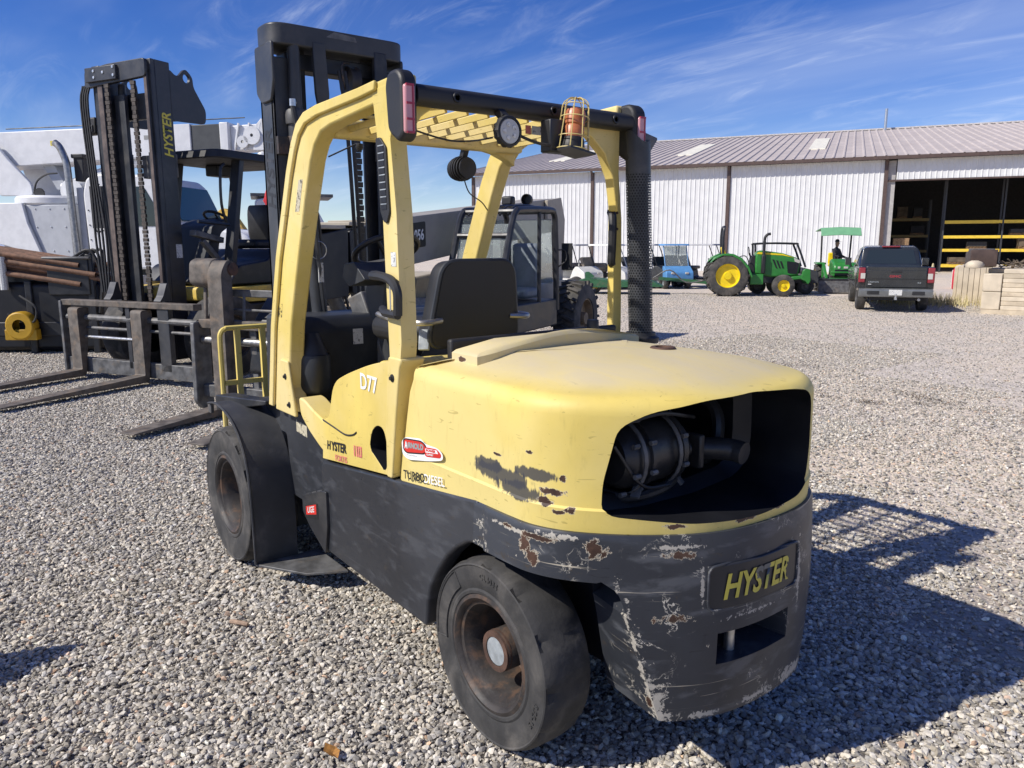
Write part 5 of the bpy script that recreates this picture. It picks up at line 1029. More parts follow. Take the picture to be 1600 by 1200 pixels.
for k in range(8): q.bar((2.42+.13*(k%2),-1.16,1.6+k*.18),(2.42+.13*(k%2),-1.16,1.63+k*.18), .02, .02)
for k in range(6): q.box(4.95,5.6,-.965,-.95,1.55+k*.08,1.59+k*.08)
P4('hood_louvres', q, M['cavity'], 0)
q = MB(); q.tube(arcpts([(2.05,-1.2,1.3),(2.02,-1.2,2.5),(2.0,-1.2,3.6),(1.97,-1.2,3.9),(1.85,-1.2,4.2),(1.72,-1.2,4.32)], 5), [.085]*26, 12); P4('exhaust_stack', q, M['steel'], 0)
q = MB(); q.box(2.10,2.28,-1.1,-.9,1.3,3.25); P4('air_intake', q, GW)
q = MB(); q.box(2.10,2.35,-1.1,-.85,3.40,4.05); q.box(2.06,2.39,-1.13,-.82,3.95,4.05); P4('intake_cap', q, M['plastic'])
q = MB(); q.lathe([(.07,0),(.07,.1),(.05,.15),(0,.16)], (3.0,-.8,3.55), 'z', 12); P4('amber_light', q, M['amber'], 0)
q = MB(); q.box(2.2,3.7,-1.3,-.9,.55,1.10); P4('side_step_box', q, W)
q = MB()
for k in range(10): q.box(2.6+k*.10,2.65+k*.10,-1.305,-1.29,.98,1.06)
P4('step_slots', q, M['cavity'], 0)
q = MB(); q.box(-3,6.2,-.5,.5,.8,1.25); P4('chassis', q, M['black'])
for x in (-1.6, 5.2):
    for s in (1, -1): simple_wheel(CR, x, 1.2*s, .52, .32, .29, M['rubber'], M['steel'], s)
st = thing('rigging_strap', 'bunched red rigging strap hanging from the crane hook', 'strap', tuple(CR.matrix_world @ Vector((0,0,0))) and (0,0,0))
M4 = Matrix.Translation((22.30,-.67,0)) @ Matrix.Rotation(math.radians(-135.7), 4, 'Z'); st.location = M4 @ Vector((6.80,-.35,2.62))
q = MB(); q.lathe([(.0,.62),(.06,.58),(.10,.45),(.13,.3),(.09,.22),(.13,.15),(.15,.05),(.08,-.02),(0,-.03)], (0,0,0), 'z', 12, mod=lambda i,k,r: r*(1+.25*math.sin(k*2.2+i))); q.build('strap_bundle', simple('red_strap', (.50,.02,.03), .7, var=.3), st, smooth=50)
q = MB(); q.tube(arcpts([(0,0,.60),(.04,0,.66),(0,0,.70),(-.03,0,.64)], 3), .015, 6); q.build('strap_loop', M['redprint'], st)
for k, (x, z, w_, h_, m_) in enumerate(((1.0,4.35,.22,.12,'ltyellow'),(2.6,4.12,.35,.10,'redfade'),(3.6,4.45,.8,.10,'greyprint'))):
    q = MB(); q.box(x, x+w_, -.424, -.4205, z, z+h_); P4('boom_decal', q, M[m_], 0)
for x in (.0,.4,.8,1.2,1.6):
    for z in (1.7,2.3,2.75): q = MB(); q.lathe([(0,-.97),(.02,-.965),(.022,-.95)], (x,0,z), 'y', 6); P4('bolt', q, M['zinc'], 0)
q = MB(); q.box(-.05,.35,-.965,-.952,2.2,2.6); P4('warning_label', q, M['labelwhite'], 0)
# second truck cab beyond with amber beacon
UT = thing('utility_truck', 'white utility truck front with amber roof light behind the tall black mast', 'truck', tuple(M4 @ Vector((6.3,2.6,0))), -110)
q = MB(); q.prism(rnd([(-1.2,.9),(-1.2,3.05),(-.6,3.15),(.3,3.1),(.75,2.2),(1.6,2.05),(1.75,1.2),(1.7,.9)], .1, 4), -1.0, 1.0); q.build('cab', W, UT, bevel=.04)
q = MB(); q.box(-1.3,.9,-.9,.9,3.15,3.23); q.build('roof_rack', M['greysteel'], UT)
q = MB(); q.prism(rnd([(-.7,2.2),(-.7,2.9),(.2,2.9),(.6,2.2)], .05, 3), -1.015, -1.0); q.build('side_window', TEAL, UT)
q = MB(); q.lathe([(.13,0),(.13,.16),(.09,.24),(0,.25)], (.35,-.5,3.23), 'z', 12); q.build('amber_light', M['amber'], UT)
q = MB(); q.box(-3.5,-1.3,-1.0,1.0,.9,2.0); q.build('bed', GW, UT, bevel=.03)
for x in (-2.5, 1.0):
    for s in (1, -1): simple_wheel(UT, x, 1.0*s, .45, .28, .25, M['rubber'], M['steel'], s)
EXC = simple('excavator_yellow', (.55,.36,.06), .6, var=.2, dirt=(.2,.13,.05), dscale=2)
EX = thing('excavator', 'yellow excavator arm arched up beyond the black forklift cab', 'excavator', (43.15,-12.9,0), -140)
q = MB(); q.prism(rnd([(-2.6,1.6),(-1.4,3.5),(-.7,3.95),(-.1,3.7),(1.2,1.9),(1.05,1.7),(-.3,3.2),(-.8,3.4),(-1.2,3.1),(-2.3,1.4)], .15, 4), -.2, .2); q.build('boom_arm', EXC, EX, bevel=.03)
q = MB(); q.prism(rnd([(1.25,1.95),(.95,1.75),(1.3,.2),(1.5,.2)], .05, 3), -.15, .15); q.build('stick_arm', EXC, EX, bevel=.03)
q = MB(); q.box(-5.2,-2.3,-1.2,1.2,.9,2.0); q.build('upper_body', EXC, EX, bevel=.1)
q = MB(); q.box(-5.2,-2.0,-1.4,1.4,.0,.8); q.build('tracks', M['rubberdust'], EX, bevel=.25, seg=4)
q = MB(); q.prism(rnd([(1.5,.35),(1.1,.4),(.9,0),(1.4,-.02)], .08, 3), -.4, .4); q.build('bucket', M['brownsteel'], EX)

# ================================================================ dark flatbed rig with rusty pipes, far left
PR = thing('pipe_trailer', 'dark shaded steel trailer frame carrying rusty pipes at the left edge', 'trailer', (14.0,.3,0), -125)
def P5(n, q, m=M['black'], b=.02): return q.build(n, m, PR, bevel=b)
q = MB(); q.box(-2.4,1.4,-.75,-.65,.30,.55); P5('frame_rail', q); q = MB(); q.box(-2.4,1.4,.65,.75,.30,.55); P5('frame_rail', q)
for x in (-2.2,-1.0,.2,1.25):
    for y in (-.72,.72): q = MB(); q.box(x-.06,x+.06,y-.06,y+.06,0,1.25+(.0 if x < 1 else .45)); P5('post', q)
q = MB(); q.box(-2.4,1.35,-.7,.7,.55,.62); P5('deck', q)
q = MB(); q.box(-.6,1.3,-.62,.7,.62,1.35); P5('engine_box', q)
q = MB(); q.box(.55,1.25,-.80,-.63,1.0,1.62); P5('control_box', q); q = MB(); q.box(.50,1.30,-.84,-.62,1.60,1.65); P5('box_lid', q, M['greysteel'])
q = MB(); q.tube([(-.15,-.82,1.1),(-.15,-.82,1.65)], .06, 10); P5('white_cylinder', q, M['labelwhite'], 0)
q = MB(); q.box(-2.6,1.38,-.74,.75,.05,1.22); P5('shadow_mass', q, M['cavity'], .08)  # near-black filler box, the rig's shadowed mass put in as dark colour
for k in range(3): q = MB(); q.tube(arcpts([(.9+k*.12,-.7,1.6),(1.3+k*.1,-.8,1.75),(1.45,-.8,1.3-k*.1),(1.35,-.75,.7)], 5), .025, 6); P5('hose', q, M['plastic'], 0)
q = MB(); q.tube(arcpts([(.1,-.86,1.0),(.4,-.95,.8),(.3,-.95,.55),(-.1,-.9,.7)], 4), .02, 6); P5('hose', q, M['plastic'], 0)
q = MB(); q.lathe([(.11,-.98),(.22,-.98),(.24,-.95),(.24,-.80),(.22,-.77),(.11,-.77)], (.10,0,.50), 'y', 22); q.box(-.16,.36,-.95,-.80,.26,.44); P5('yellow_reel', q, simple('reel_yellow', (.50,.29,.015), .5, var=.1), .01)
PM = Matrix.Translation((14.0,.3,0)) @ Matrix.Rotation(math.radians(-125), 4, 'Z')
RP = simple('rusty_pipe_orange', (.21,.115,.07), .8, var=.4, scale=10, dirt=(.10,.06,.045), dscale=6)
q0 = None
for i in range(5):
    for j in range(5 if i < 4 else 4):
        if q0 is None:
            q = MB(); q.lathe([(.030,0),(.042,0),(.042,4.2),(.030,4.2)], (0,0,0), 'x', 12); q.lathe([(.029,4.2),(.029,0)], (0,0,0), 'x', 12)
            o = q0 = q.build('rusty_pipe', RP)
        else: o = q0.copy(); COL.objects.link(o)
        tag(o, 'rusty pipe in the bundle lying on the dark trailer', 'pipe', 'rusty pipes on the trailer')
        o.matrix_world = PM @ Matrix.Translation((-3.05+.13*((i*3+j*5)%4), -.80+.095*j+.045*(i%2), 1.84+.080*i)) @ Matrix.Rotation(math.radians(9), 4, 'Y')
M5 = PM

# ================================================================ green tractor
GRN = simple('tractor_green', (.03,.20,.035), .35, var=.12, dirt=(.06,.13,.05), dscale=3, dlo=.6)
TY = simple('tractor_yellow', (.80,.60,.01), .4, var=.06)
TR = thing('tractor', 'green tractor with big yellow wheels, roll bar and upright exhaust before the white building', 'tractor', (15.54,-21.42,0), -138)
def P6(n, q, m=GRN, b=.02, **k): return q.build(n, m, TR, bevel=b, **k)
for s in (-1, 1):
    simple_wheel(TR, 0, .92*s, .73, .42, .42, M['rubberdust'], TY, s, 18, .03, dish=.10); simple_wheel(TR, 1.92, .85*s, .39, .28, .20, M['rubberdust'], TY, s, 0, dish=.06)
    q = MB(); q.prism([(-.62,1.18),(-.5,1.36),(-.2,1.50),(.15,1.50),(.45,1.36),(.72,1.05),(.86,.70),(.80,.66),(.66,.98),(.42,1.26),(.12,1.42),(-.2,1.43),(-.46,1.30)], (.50 if s>0 else -.92), (.92 if s>0 else -.50)); P6('rear_fender', q)
    q = MB(); q.box(.80,1.25,.45 if s>0 else -.62,.62 if s>0 else -.45,.42,.78); P6('fuel_tank_step', q)
    q = MB(); q.tube(arcpts([(-.15,.42*s,1.40),(-.18,.42*s,2.0),(-.16,.40*s,2.36),(-.14,.30*s,2.44)], 4), .05, 8); P6('roll_bar', q, M['black'], 0)
q = MB(); q.tube([(-.14,-.31,2.44),(-.14,.31,2.44)], .05, 8); P6('roll_bar', q, M['black'], 0)
q = MB(); q.prism(rnd([(.98,.78),(.98,1.50),(1.15,1.62),(1.9,1.52),(2.38,1.36),(2.52,1.22),(2.46,.72),(1.6,.66)], .10, 4), -.36, .36); P6('hood', q, GRN, .06, )
for s in (-1, 1):
    q = MB(); q.prism([(1.0,1.49),(1.06,1.56),(1.9,1.49),(2.30,1.36),(1.9,1.44)], (.362 if s>0 else -.368), (.368 if s>0 else -.362)); P6('hood_stripe', q, TY, 0)
    q = MB(); q.prism(rnd([(2.05,1.24),(2.48,1.18),(2.42,.78),(2.10,.82)], .04, 3), (.365 if s>0 else -.372), (.372 if s>0 else -.365)); P6('side_grille', q, M['cavity'], 0)
    for k in range(3): q = MB(); q.prism([(1.55+k*.13,1.30-k*.03),(1.62+k*.13,1.29-k*.03),(1.75+k*.11,.98),(1.69+k*.11,.99)], (.364 if s>0 else -.370), (.370 if s>0 else -.364)); P6('hood_vent', q, M['cavity'], 0)
    q = MB(); q.prism(rnd([(2.28,1.36),(2.50,1.26),(2.48,1.16),(2.32,1.22)], .02, 3), (.30 if s>0 else -.375), (.375 if s>0 else -.30)); P6('headlight', q, M['glassy'], .01)
q = MB(); q.box(2.40,2.55,-.30,.30,.80,1.18); P6('front_grille', q, M['cavity'], .03)
q = MB(); q.box(-.4,2.2,-.28,.28,.45,.85); P6('chassis', q, M['black'])
q = MB(); q.tube([(1.92,-.75,.42),(1.92,.75,.42)], .07, 8); P6('front_axle', q)
q = MB(); q.tube([(1.24,-.46,.9),(1.24,-.46,1.95)], .055, 10); q.tube(arcpts([(1.24,-.46,1.95),(1.26,-.46,2.08),(1.34,-.46,2.17),(1.44,-.46,2.19)], 4), .05, 10); P6('exhaust_stack', q, M['plastic'], 0)
q = MB(); q.box(1.17,1.31,-.53,-.39,.80,1.45); P6('muffler_shield', q, M['plastic'], .03)
q = MB(); q.tube([(.86,-.02,1.30),(.80,-.02,1.52)], .03, 8); q.tube([(.78+.03*math.cos(a)-.06*math.cos(a),.20*math.sin(a),1.58+.17*math.cos(a)*.9) for a in np.linspace(0,2*math.pi,19)], .014, 6, False); P6('steering_wheel', q, M['plastic'], 0)
q = MB(); q.box(-.05,.40,-.24,.24,1.18,1.30); P6('seat_cushion', q, TY, .04); q = MB(); q.prism(rnd([(-.10,1.25),(-.22,1.72),(-.12,1.75),(.03,1.28)], .03, 3), -.24, .24); P6('seat_back', q, TY, .03)
q = MB(); q.box(.40,1.0,-.40,.40,.70,.80); P6('platform', q); q = MB(); q.prism(rnd([(.75,.78),(.85,1.40),(1.0,1.45),(1.0,.78)], .04, 3), -.30, .30); P6('dash', q, M['plastic'], .03)
q = MB(); q.tube(arcpts([(.45,-.46,1.10),(.40,-.46,1.36),(.60,-.46,1.42),(.72,-.46,1.25),(.74,-.46,.95)], 4), .016, 6); P6('hand_rail', q, M['plastic'], 0)
q = MB(); q.prism(rnd([(2.55,.60),(2.62,.92),(2.72,.98),(2.85,.95),(2.88,.55),(2.80,.42),(2.70,.55)], .05, 3), -.45, .45); P6('loader_mount', q, GRN, .02)
q = MB(); q.bar((2.2,-.35,.62),(2.7,-.4,.70), .10, .12); q.bar((2.2,.35,.62),(2.7,.4,.70), .10, .12); P6('loader_arm', q)
TM = Matrix.Translation((15.54,-21.42,0)) @ Matrix.Rotation(math.radians(-138), 4, 'Z')
MGR = simple('mower_green', (.03,.12,.05), .5, var=.2, dirt=(.12,.11,.07), dscale=4)
MW = thing('mower_deck', 'green pull-behind mower deck with small yellow wheels left of the tractor', 'mower', tuple(TM @ Vector((-3.4,.3,0))), -138)
q = MB(); q.bar((3.0,0,.42),(1.0,0,.58), .12, .12); q.build('tongue', MGR, MW); 
q = MB(); q.prism(rnd([(-2.0,.25),(-2.0,.50),(-1.6,.60),(-.6,.50),(.8,.48),(1.2,.30)], .06, 3), -.7, .7); q.build('deck', MGR, MW, bevel=.03)
q = MB(); q.prism(rnd([(-1.7,.55),(-1.72,.82),(-1.58,.84),(-1.35,.66)], .04, 2), -.55, -.45); q.build('hitch_bracket', MGR, MW)
q = MB(); q.tube(arcpts([(.8,-.2,.6),(1.4,-.3,.9),(2.0,-.3,.45),(2.8,-.2,.55)], 4), .025, 6); q.build('hose', M['greysteel'], MW)
for x, y in ((-2.2,-.9),(-1.4,-.3),(-2.2,.9)): simple_wheel(MW, x, y, .30, .2, .15, M['rubberdust'], TY, -1)
# ================================================================ small tractor with canopy and its driver, facing us
ST = thing('compact_tractor', 'small green loader tractor with pale green canopy, facing the yard beside the dark pickup', 'tractor', (14.05,-26.4,0), 128)
LGC = simple('canopy_green', (.15,.36,.19), .6, var=.06)
def P7(n, q, m=GRN, b=.02, **k): return q.build(n, m, ST, bevel=b, **k)
for s in (-1, 1):
    simple_wheel(ST, -.6, .75*s, .55, .34, .30, M['rubberdust'], TY, s, 14, .025); simple_wheel(ST, .85, .60*s, .34, .22, .18, M['rubberdust'], TY, s)
    q = MB(); q.box(-1.0,.0,.42 if s>0 else -.75,.75 if s>0 else -.42,1.05,1.12); P7('rear_fender', q)
    q = MB(); q.bar((.0,.52*s,1.05),(1.3,.55*s,.55), .10, .12); q.bar((.05,.52*s,.45),(.0,.52*s,1.1), .10, .10); P7('loader_arm', q)
    q = MB(); q.tube([(-.75,.52*s,1.0),(-.75,.55*s,2.42)], .035, 8); P7('canopy_post', q, M['black'], 0)
q = MB(); q.prism(rnd([(-.1,.62),(-.1,1.22),(.3,1.28),(1.0,1.12),(1.12,.95),(1.1,.6)], .1, 4), -.30, .30); P7('hood', q, GRN, .06)
q = MB(); q.box(1.10,1.125,-.25,.25,.65,.88); P7('front_grille', q, M['cavity'], .01)
for s in (-1, 1): q = MB(); q.box(1.09,1.13,.08*s-.07 if s<0 else .06,.08*s+.02 if s<0 else .21,.92,1.0); P7('headlight', q, M['glassy'], .01)
q = MB(); q.box(1.15,1.22,-.45,.45,.50,.58); q.box(1.2,1.26,-.40,.40,.75,.82); P7('brush_guard', q)
q = MB(); q.box(-.9,.9,-.22,.22,.35,.65); P7('chassis', q, M['black'])
q = MB(); q.loft([[(-1.35,y,2.40-.05*abs(y)) for y in (-.72,0,.72)]+[(-1.35,y,2.36-.05*abs(y)) for y in (.72,0,-.72)],[(.15,y,2.48-.05*abs(y)) for y in (-.72,0,.72)]+[(.15,y,2.44-.05*abs(y)) for y in (.72,0,-.72)],[(.45,y,2.20-.05*abs(y)) for y in (-.72,0,.72)]+[(.45,y,2.16-.05*abs(y)) for y in (.72,0,-.72)]]); P7('canopy', q, LGC, .02)
q = MB(); q.box(-.85,-.35,-.25,.25,.95,1.08); P7('seat', q, TY, .04); q = MB(); q.box(-.92,-.82,-.25,.25,1.05,1.5); P7('seat_back', q, TY, .04)
q = MB(); q.tube([(-.05,0,1.15),(-.15,0,1.32)], .025, 6); q.tube([(-.17+.05*math.cos(a),.17*math.sin(a),1.34+.15*math.cos(a)) for a in np.linspace(0,2*math.pi,17)], .013, 6, False); P7('steering_wheel', q, M['plastic'], 0)
q = MB(); q.loft([[(1.35,y,z) for y, z in ((-.85,.12),(.85,.12),(.85,.55),(-.85,.55))],[(1.55,y,z) for y, z in ((-.85,.06),(.85,.06),(.85,.56),(-.85,.56))],[(1.62,y,z) for y, z in ((-.85,.05),(.85,.05),(.85,.09),(-.85,.09))]]); P7('loader_bucket', q, M['greysteel'], .01)
q = MB(); q.box(1.36,1.58,-.88,.88,.50,.57); P7('bucket_lip', q, M['black'], .01)
SM = Matrix.Translation((14.05,-26.4,0)) @ Matrix.Rotation(math.radians(128), 4, 'Z')
# driver: one continuous skinned body, seated, turned to the side
def skin_person(nodes, edges, radii, name, mat, parent):
    me = bpy.data.meshes.new(name); me.from_pydata(nodes, edges, []); o = bpy.data.objects.new(name, me); COL.objects.link(o); o.parent = parent
    o.modifiers.new('skin', 'SKIN'); 
    for i, r in enumerate(radii): me.skin_vertices[0].data[i].radius = (r, r*(.8 if i in (1,2) else 1))
    me.skin_vertices[0].data[0].use_root = True
    o.modifiers.new('sub', 'SUBSURF').levels = 1; me.materials.append(mat); bake(o); o.data.polygons.foreach_set('use_smooth', [True]*len(o.data.polygons)); 
    if not o.data.materials: o.data.materials.append(mat)
    return o
PE = thing('person', 'person in dark shirt and black cap seated on the small green tractor under its canopy', 'person', tuple(SM @ Vector((-.58,0,1.08))), 128+55)
nodes = [(0,0,.10),(0,0,.30),(0,0,.48),(0,0,.60),(.02,0,.72),(-.0,.20,.52),(.08,.26,.30),(.30,.20,.22),(.36,.18,.22),(0,-.20,.52),(.08,-.26,.30),(.30,-.20,.24),(.36,-.18,.24),(.06,.10,.08),(.42,.13,.10),(.45,.13,-.30),(.55,.13,-.36),(.06,-.10,.08),(.42,-.13,.10),(.45,-.13,-.30),(.55,-.13,-.36)]
edges = [(0,1),(1,2),(2,3),(3,4),(2,5),(5,6),(6,7),(7,8),(2,9),(9,10),(10,11),(11,12),(0,13),(13,14),(14,15),(15,16),(0,17),(17,18),(18,19),(19,20)]
radii = [.15,.145,.16,.055,.05,.075,.052,.042,.035,.075,.052,.042,.035,.10,.075,.055,.045,.10,.075,.055,.045]
skin_person(nodes, edges, radii, 'body', simple('dark_clothing', (.025,.025,.035), .9, var=.3), PE)
SK = simple('skin', (.38,.22,.15), .6, var=.05)
q = MB(); q.lathe([(0,-.02),(.05,-.01),(.068,.05),(.078,.12),(.075,.18),(.05,.225),(0,.24)], (.02,0,.66), 'z', 16); q.tube([(.085,0,.80),(.115,0,.775),(.09,0,.765)], .014, 6)
for s in (-1,1): q.lathe([(0,-.01),(.02,-.008),(.02,.008),(0,.01)], (.02,.078*s,.79), 'y', 8)
q.build('head', SK, PE, smooth=60)
q = MB(); q.lathe([(.082,0),(.083,.05),(.06,.10),(0,.115)], (.015,0,.83), 'z', 16); q.prism(rnd([(.07,.06),(.19,.04),(.19,-.04),(.07,-.06)], .03, 3), .832, .842, 'z'); q.build('cap', M['blkprint'], PE)
for s in (-1, 1):
    q = MB(); b0 = Vector((.36,.18*s,.23)); q.loft([[b0+Vector((0,y,z)) for y, z in ((-.03,-.015),(.03,-.015),(.03,.015),(-.03,.015))],[b0+Vector((.08,y,z)) for y, z in ((-.04,-.012),(.04,-.012),(.04,.014),(-.04,.014))]])
    for k in range(4): y = -.03+k*.02; q.tube([b0+Vector((.08,y,0)), b0+Vector((.12-.006*abs(k-1.5),y,-.01)), b0+Vector((.135-.008*abs(k-1.5),y,-.04))], .009, 6)
    q.tube([b0+Vector((.02,-.035*s,0)), b0+Vector((.06,-.06*s,-.015)), b0+Vector((.085,-.055*s,-.04))], .010, 6); q.build('hand', SK, PE)

# ================================================================ pickup
PK = thing('pickup_truck', 'dark green-black pickup truck seen from behind, parked on the gravel before the open bay', 'pickup', (8.07,-18.84,0), -58)
PB = NT('pickup_dark_paint'); n_ = PB.noise(3); PB.out(PB.mix(PB.step(n_, .3, .7), (.016,.018,.019), (.024,.027,.028)), PB.step(PB.noise(5), .3, .7, .16, .30), 0, .5, .6); PB = PB.m
TLR = simple('tail_light_red', (.26,.03,.04), .25, var=.1); CHR = simple('chrome_bumper', (.55,.55,.55), .22, .9, var=.15)
def P8(n, q, m=PB, b=.02, **k): return q.build(n, m, PK, bevel=b, **k)
Yw = .93
q = MB(); q.prism(rnd([(.02,.62),(.02,1.22),(1.75,1.20),(1.75,.62),(1.30,.55),(1.22,.85),(1.05,.98),(.70,.98),(.55,.85),(.48,.55)], .05, 3), -Yw, Yw); P8('bed', q, PB, .05, seg=3)
q = MB(); q.box(-.03,.03,-.75,.75,.66,1.24); P8('tailgate', q, PB, .03, seg=3)
q = MB(); q.box(-.045,-.028,-.72,.72,.90,1.13); P8('tailgate_panel', q, PB, .008)
q = MB(); q.loft([[(1.76,y,z) for y, z in rnd([(-.92,.6),(.92,.6),(.92,1.20),(-.92,1.20)], .08, 3)],[(5.2,y,z) for y, z in rnd([(-.92,.6),(.92,.6),(.90,1.08),(-.90,1.08)], .12, 3)]]); P8('front_body', q, PB, 0)
sec = lambda x, w, z0, z1: [(x,y,z) for y, z in rnd([(-w,z0),(w,z0),(w*.80,z1),(-w*.80,z1)], .12, 4)]
q = MB(); q.loft([sec(1.66,.88,1.18,1.24),sec(1.86,.88,1.18,1.74),sec(2.4,.89,1.18,1.79),sec(3.1,.89,1.18,1.76),sec(3.9,.88,1.10,1.20)]); P8('cab', q, PB, 0, smooth=50)
q = MB(); q.add([(1.665,-.68,1.27),(1.665,.68,1.27),(1.80,.58,1.66),(1.80,-.58,1.66)], [(0,1,2,3)]); q.add([(1.68,-.68,1.27),(1.68,.68,1.27),(1.815,.58,1.66),(1.815,-.58,1.66)], [(3,2,1,0)]); P8('rear_window', q, GLS, 0, smooth=0)
for s in (-1, 1): q = MB(); q.add([(2.0,.868*s,1.28),(3.3,.872*s,1.28),(2.95,.765*s,1.66),(2.05,.765*s,1.66)], [(0,1,2,3)]); P8('side_window', q, GLS, 0, smooth=0)
q = MB(); q.box(1.80,1.86,-.24,.24,1.735,1.775); P8('third_brake_light', q, TLR, .008)
for s in (-1, 1):
    y0, y1 = (.76,.925) if s > 0 else (-.925,-.76)
    q = MB(); q.box(-.04,.10,y0,y1,.80,1.20); P8('tail_light', q, TLR, .02)
    q = MB(); q.box(-.046,-.03,y0+.05*(1 if s<0 else 0)+(.0),y1-.05*(1 if s>0 else 0),.90,1.05); P8('reverse_lens', q, M['glassy'], .005)
    q = MB(); q.tube([(2.9,.95*s,1.22),(2.9,1.08*s,1.26)], .02, 6); q.box(2.82,2.92,1.0*s-.03 if s>0 else -1.14,1.14 if s>0 else 1.0*s+.03,1.2,1.42); P8('wing_mirror', q, PB, .03)
    for x in (.88, 4.1): simple_wheel(PK, x, .90*s, .385, .25, .24, M['rubber'], M['greysteel'], s)
q = MB(); q.prism(rnd([(-.16,.42),(-.18,.62),(-.02,.66),(.05,.42)], .03, 3), -.90, .90); P8('rear_bumper', q, simple('bumper_grey', (.20,.21,.21), .35, .5, var=.1), .02)
for s in (-1,1): q = MB(); q.box(-.185,-.15,.55*s-.15,.55*s+.15,.49,.585); P8('bumper_pad', q, M['plastic'], .01)
q = MB(); q.box(-.186,-.17,-.16,.16,.47,.62); P8('license_plate', q, M['labelwhite'], .004)
text('plate_lettering', 'C265A9', .075, M['greyprint'], PK, lambda u, v, z: Vector((-.188, .135-u, .52+v)), bold=.001, sx=.85) if False else None
q = MB(); q.box(-.30,-.16,-.03,.03,.36,.42); q.lathe([(0,0),(.03,.005),(.025,.03),(.035,.06),(.03,.09),(0,.1)], (-.29,0,.42), 'z', 10); P8('tow_ball', q, M['zinc'], 0)
q = MB(); q.tube([(.6,-.55,.36),(-.1,-.58,.36)], .04, 8); P8('exhaust_tip', q, M['steel'], 0)
q = MB(); q.box(.1,4.9,-.6,.6,.32,.62); P8('underbody', q, M['cavity'], 0)
q = MB(); q.box(-.055,-.03,-.13,.13,1.065,1.145); P8('tailgate_handle', q, M['plastic'], .01)
text('lettering', 'GMC', .085, TLR, PK, lambda u, v, z: Vector((-.050, .17-u, .945+v)), bold=.004, sx=1.5)
text('lettering', 'CANYON', .05, M['hub'], PK, lambda u, v, z: Vector((-.050, .68-u, .80+v)), bold=.001, sx=1.2)
text('lettering', 'SLE', .05, M['hub'], PK, lambda u, v, z: Vector((-.050, -.52-u, .79+v)), bold=.001, sx=1.2)
q = MB(); q.box(-.049,-.03,.60,.68,.745,.765); P8('dealer_badge', q, M['labelwhite'], 0)
# ================================================================ carts in the row along the wall
CW_ = simple('cart_white', (.66,.65,.60), .45, var=.05); CBL = simple('cart_blue', (.10,.27,.52), .45, var=.08); CBK = simple('cart_dark', (.04,.042,.045), .5, var=.15); SEATT = simple('cart_seat_tan', (.28,.235,.18), .7); CRF = simple('cart_roof_grey', (.34,.34,.35), .6)
def cart(name, label, cat, loc, rz, body, roofm, seatm, roof=True, screen=False, frame=None, group='utility carts parked along the building'):
    t = thing(name, label, cat, loc, rz, group); fm = frame or M['black']
    q = MB(); q.prism(rnd([(-1.1,.32),(-1.15,.78),(-.35,.80),(-.30,.45),(.35,.42),(.55,.85),(.72,.95),(1.15,.72),(1.2,.35)], .10, 4), -.56, .56); q.build('body', body, t, bevel=.05, seg=3)
    q = MB(); q.prism(rnd([(.62,.92),(.80,.96),(1.22,.70),(1.24,.40),(1.1,.38)], .08, 4), -.58, .58); q.build('front_cowl', body, t, bevel=.06, seg=3)
    q = MB(); q.box(-.75,-.22,-.52,.52,.78,.92); q.build('seat', seatm, t, bevel=.05)
    q = MB(); q.prism(rnd([(-.78,.90),(-.92,1.28),(-.80,1.32),(-.66,.92)], .03, 3), -.52, .52); q.build('seat_back', seatm, t, bevel=.03)
    q = MB(); q.tube([(.55,.25,.85),(.30,.25,1.08)], .025, 6); q.tube([(.29-.08*math.cos(a),.25+.17*math.sin(a),1.10+.13*math.cos(a)) for a in np.linspace(0,2*math.pi,15)], .014, 6, False); q.build('steering_wheel', M['plastic'], t)
    for s in (-1, 1):
        for x in (.78, -.80): simple_wheel(t, x, .58*s, .25, .19, .12, M['rubber'], M['hub'], s)
        q = MB(); q.box(1.16,1.25,.30*s-.08,.30*s+.08,.62,.70); q.build('headlight', M['glassy'], t, bevel=.02)
        if roof:
            q = MB(); q.tube([(.80,.50*s,.92),(.45,.50*s,1.80)], .022, 6); q.build('front_post', fm, t); q = MB(); q.tube([(-.95,.50*s,.78),(-.90,.50*s,1.80)], .022, 6); q.build('rear_post', fm, t)
    if roof:
        q = MB(); q.loft([[(x,y,1.78) for x, y in rnd([(.70,.60),(.70,-.60),(-1.15,-.60),(-1.15,.60)], .12, 4)],[(x,y,1.85) for x, y in rnd([(.66,.56),(.66,-.56),(-1.10,-.56),(-1.10,.56)], .12, 4)]]); q.build('roof', roofm, t, bevel=.015)
    if screen:
        q = MB(); q.add([(.80,-.50,.95),(.80,.50,.95),(.48,.50,1.76),(.48,-.50,1.76),(.79,-.50,.95),(.79,.50,.95),(.47,.50,1.76),(.47,-.50,1.76)], [(0,1,2,3),(7,6,5,4)]); q.build('windscreen', M['glass'], t, smooth=0)
    return t
cart('golf_cart', 'white golf cart with grey roof partly behind the telehandler wheel', 'golf cart', (22.2,-19.9,0), -175, CW_, CRF, CBK)
cart('golf_cart', 'white golf cart with thin white roof and tan seat left of the perforated exhaust guard', 'golf cart', (21.3,-20.9,0), -160, CW_, CW_, SEATT, frame=CW_)
cart('golf_cart', 'dark golf cart with grey roof just right of the perforated exhaust guard', 'golf cart', (20.9,-22.9,0), -160, CBK, CRF, CBK)
cart('utility_vehicle', 'light blue utility cart with blue roof and windscreen facing the yard', 'utility cart', (20.0,-23.55,0), 150, CBL, CBL, CBK, screen=True, frame=CBL)
cart('utility_vehicle', 'black roll-cage utility cart behind the big tractor wheel', 'utility cart', (19.5,-25.0,0), -160, CBK, CRF, CBK)
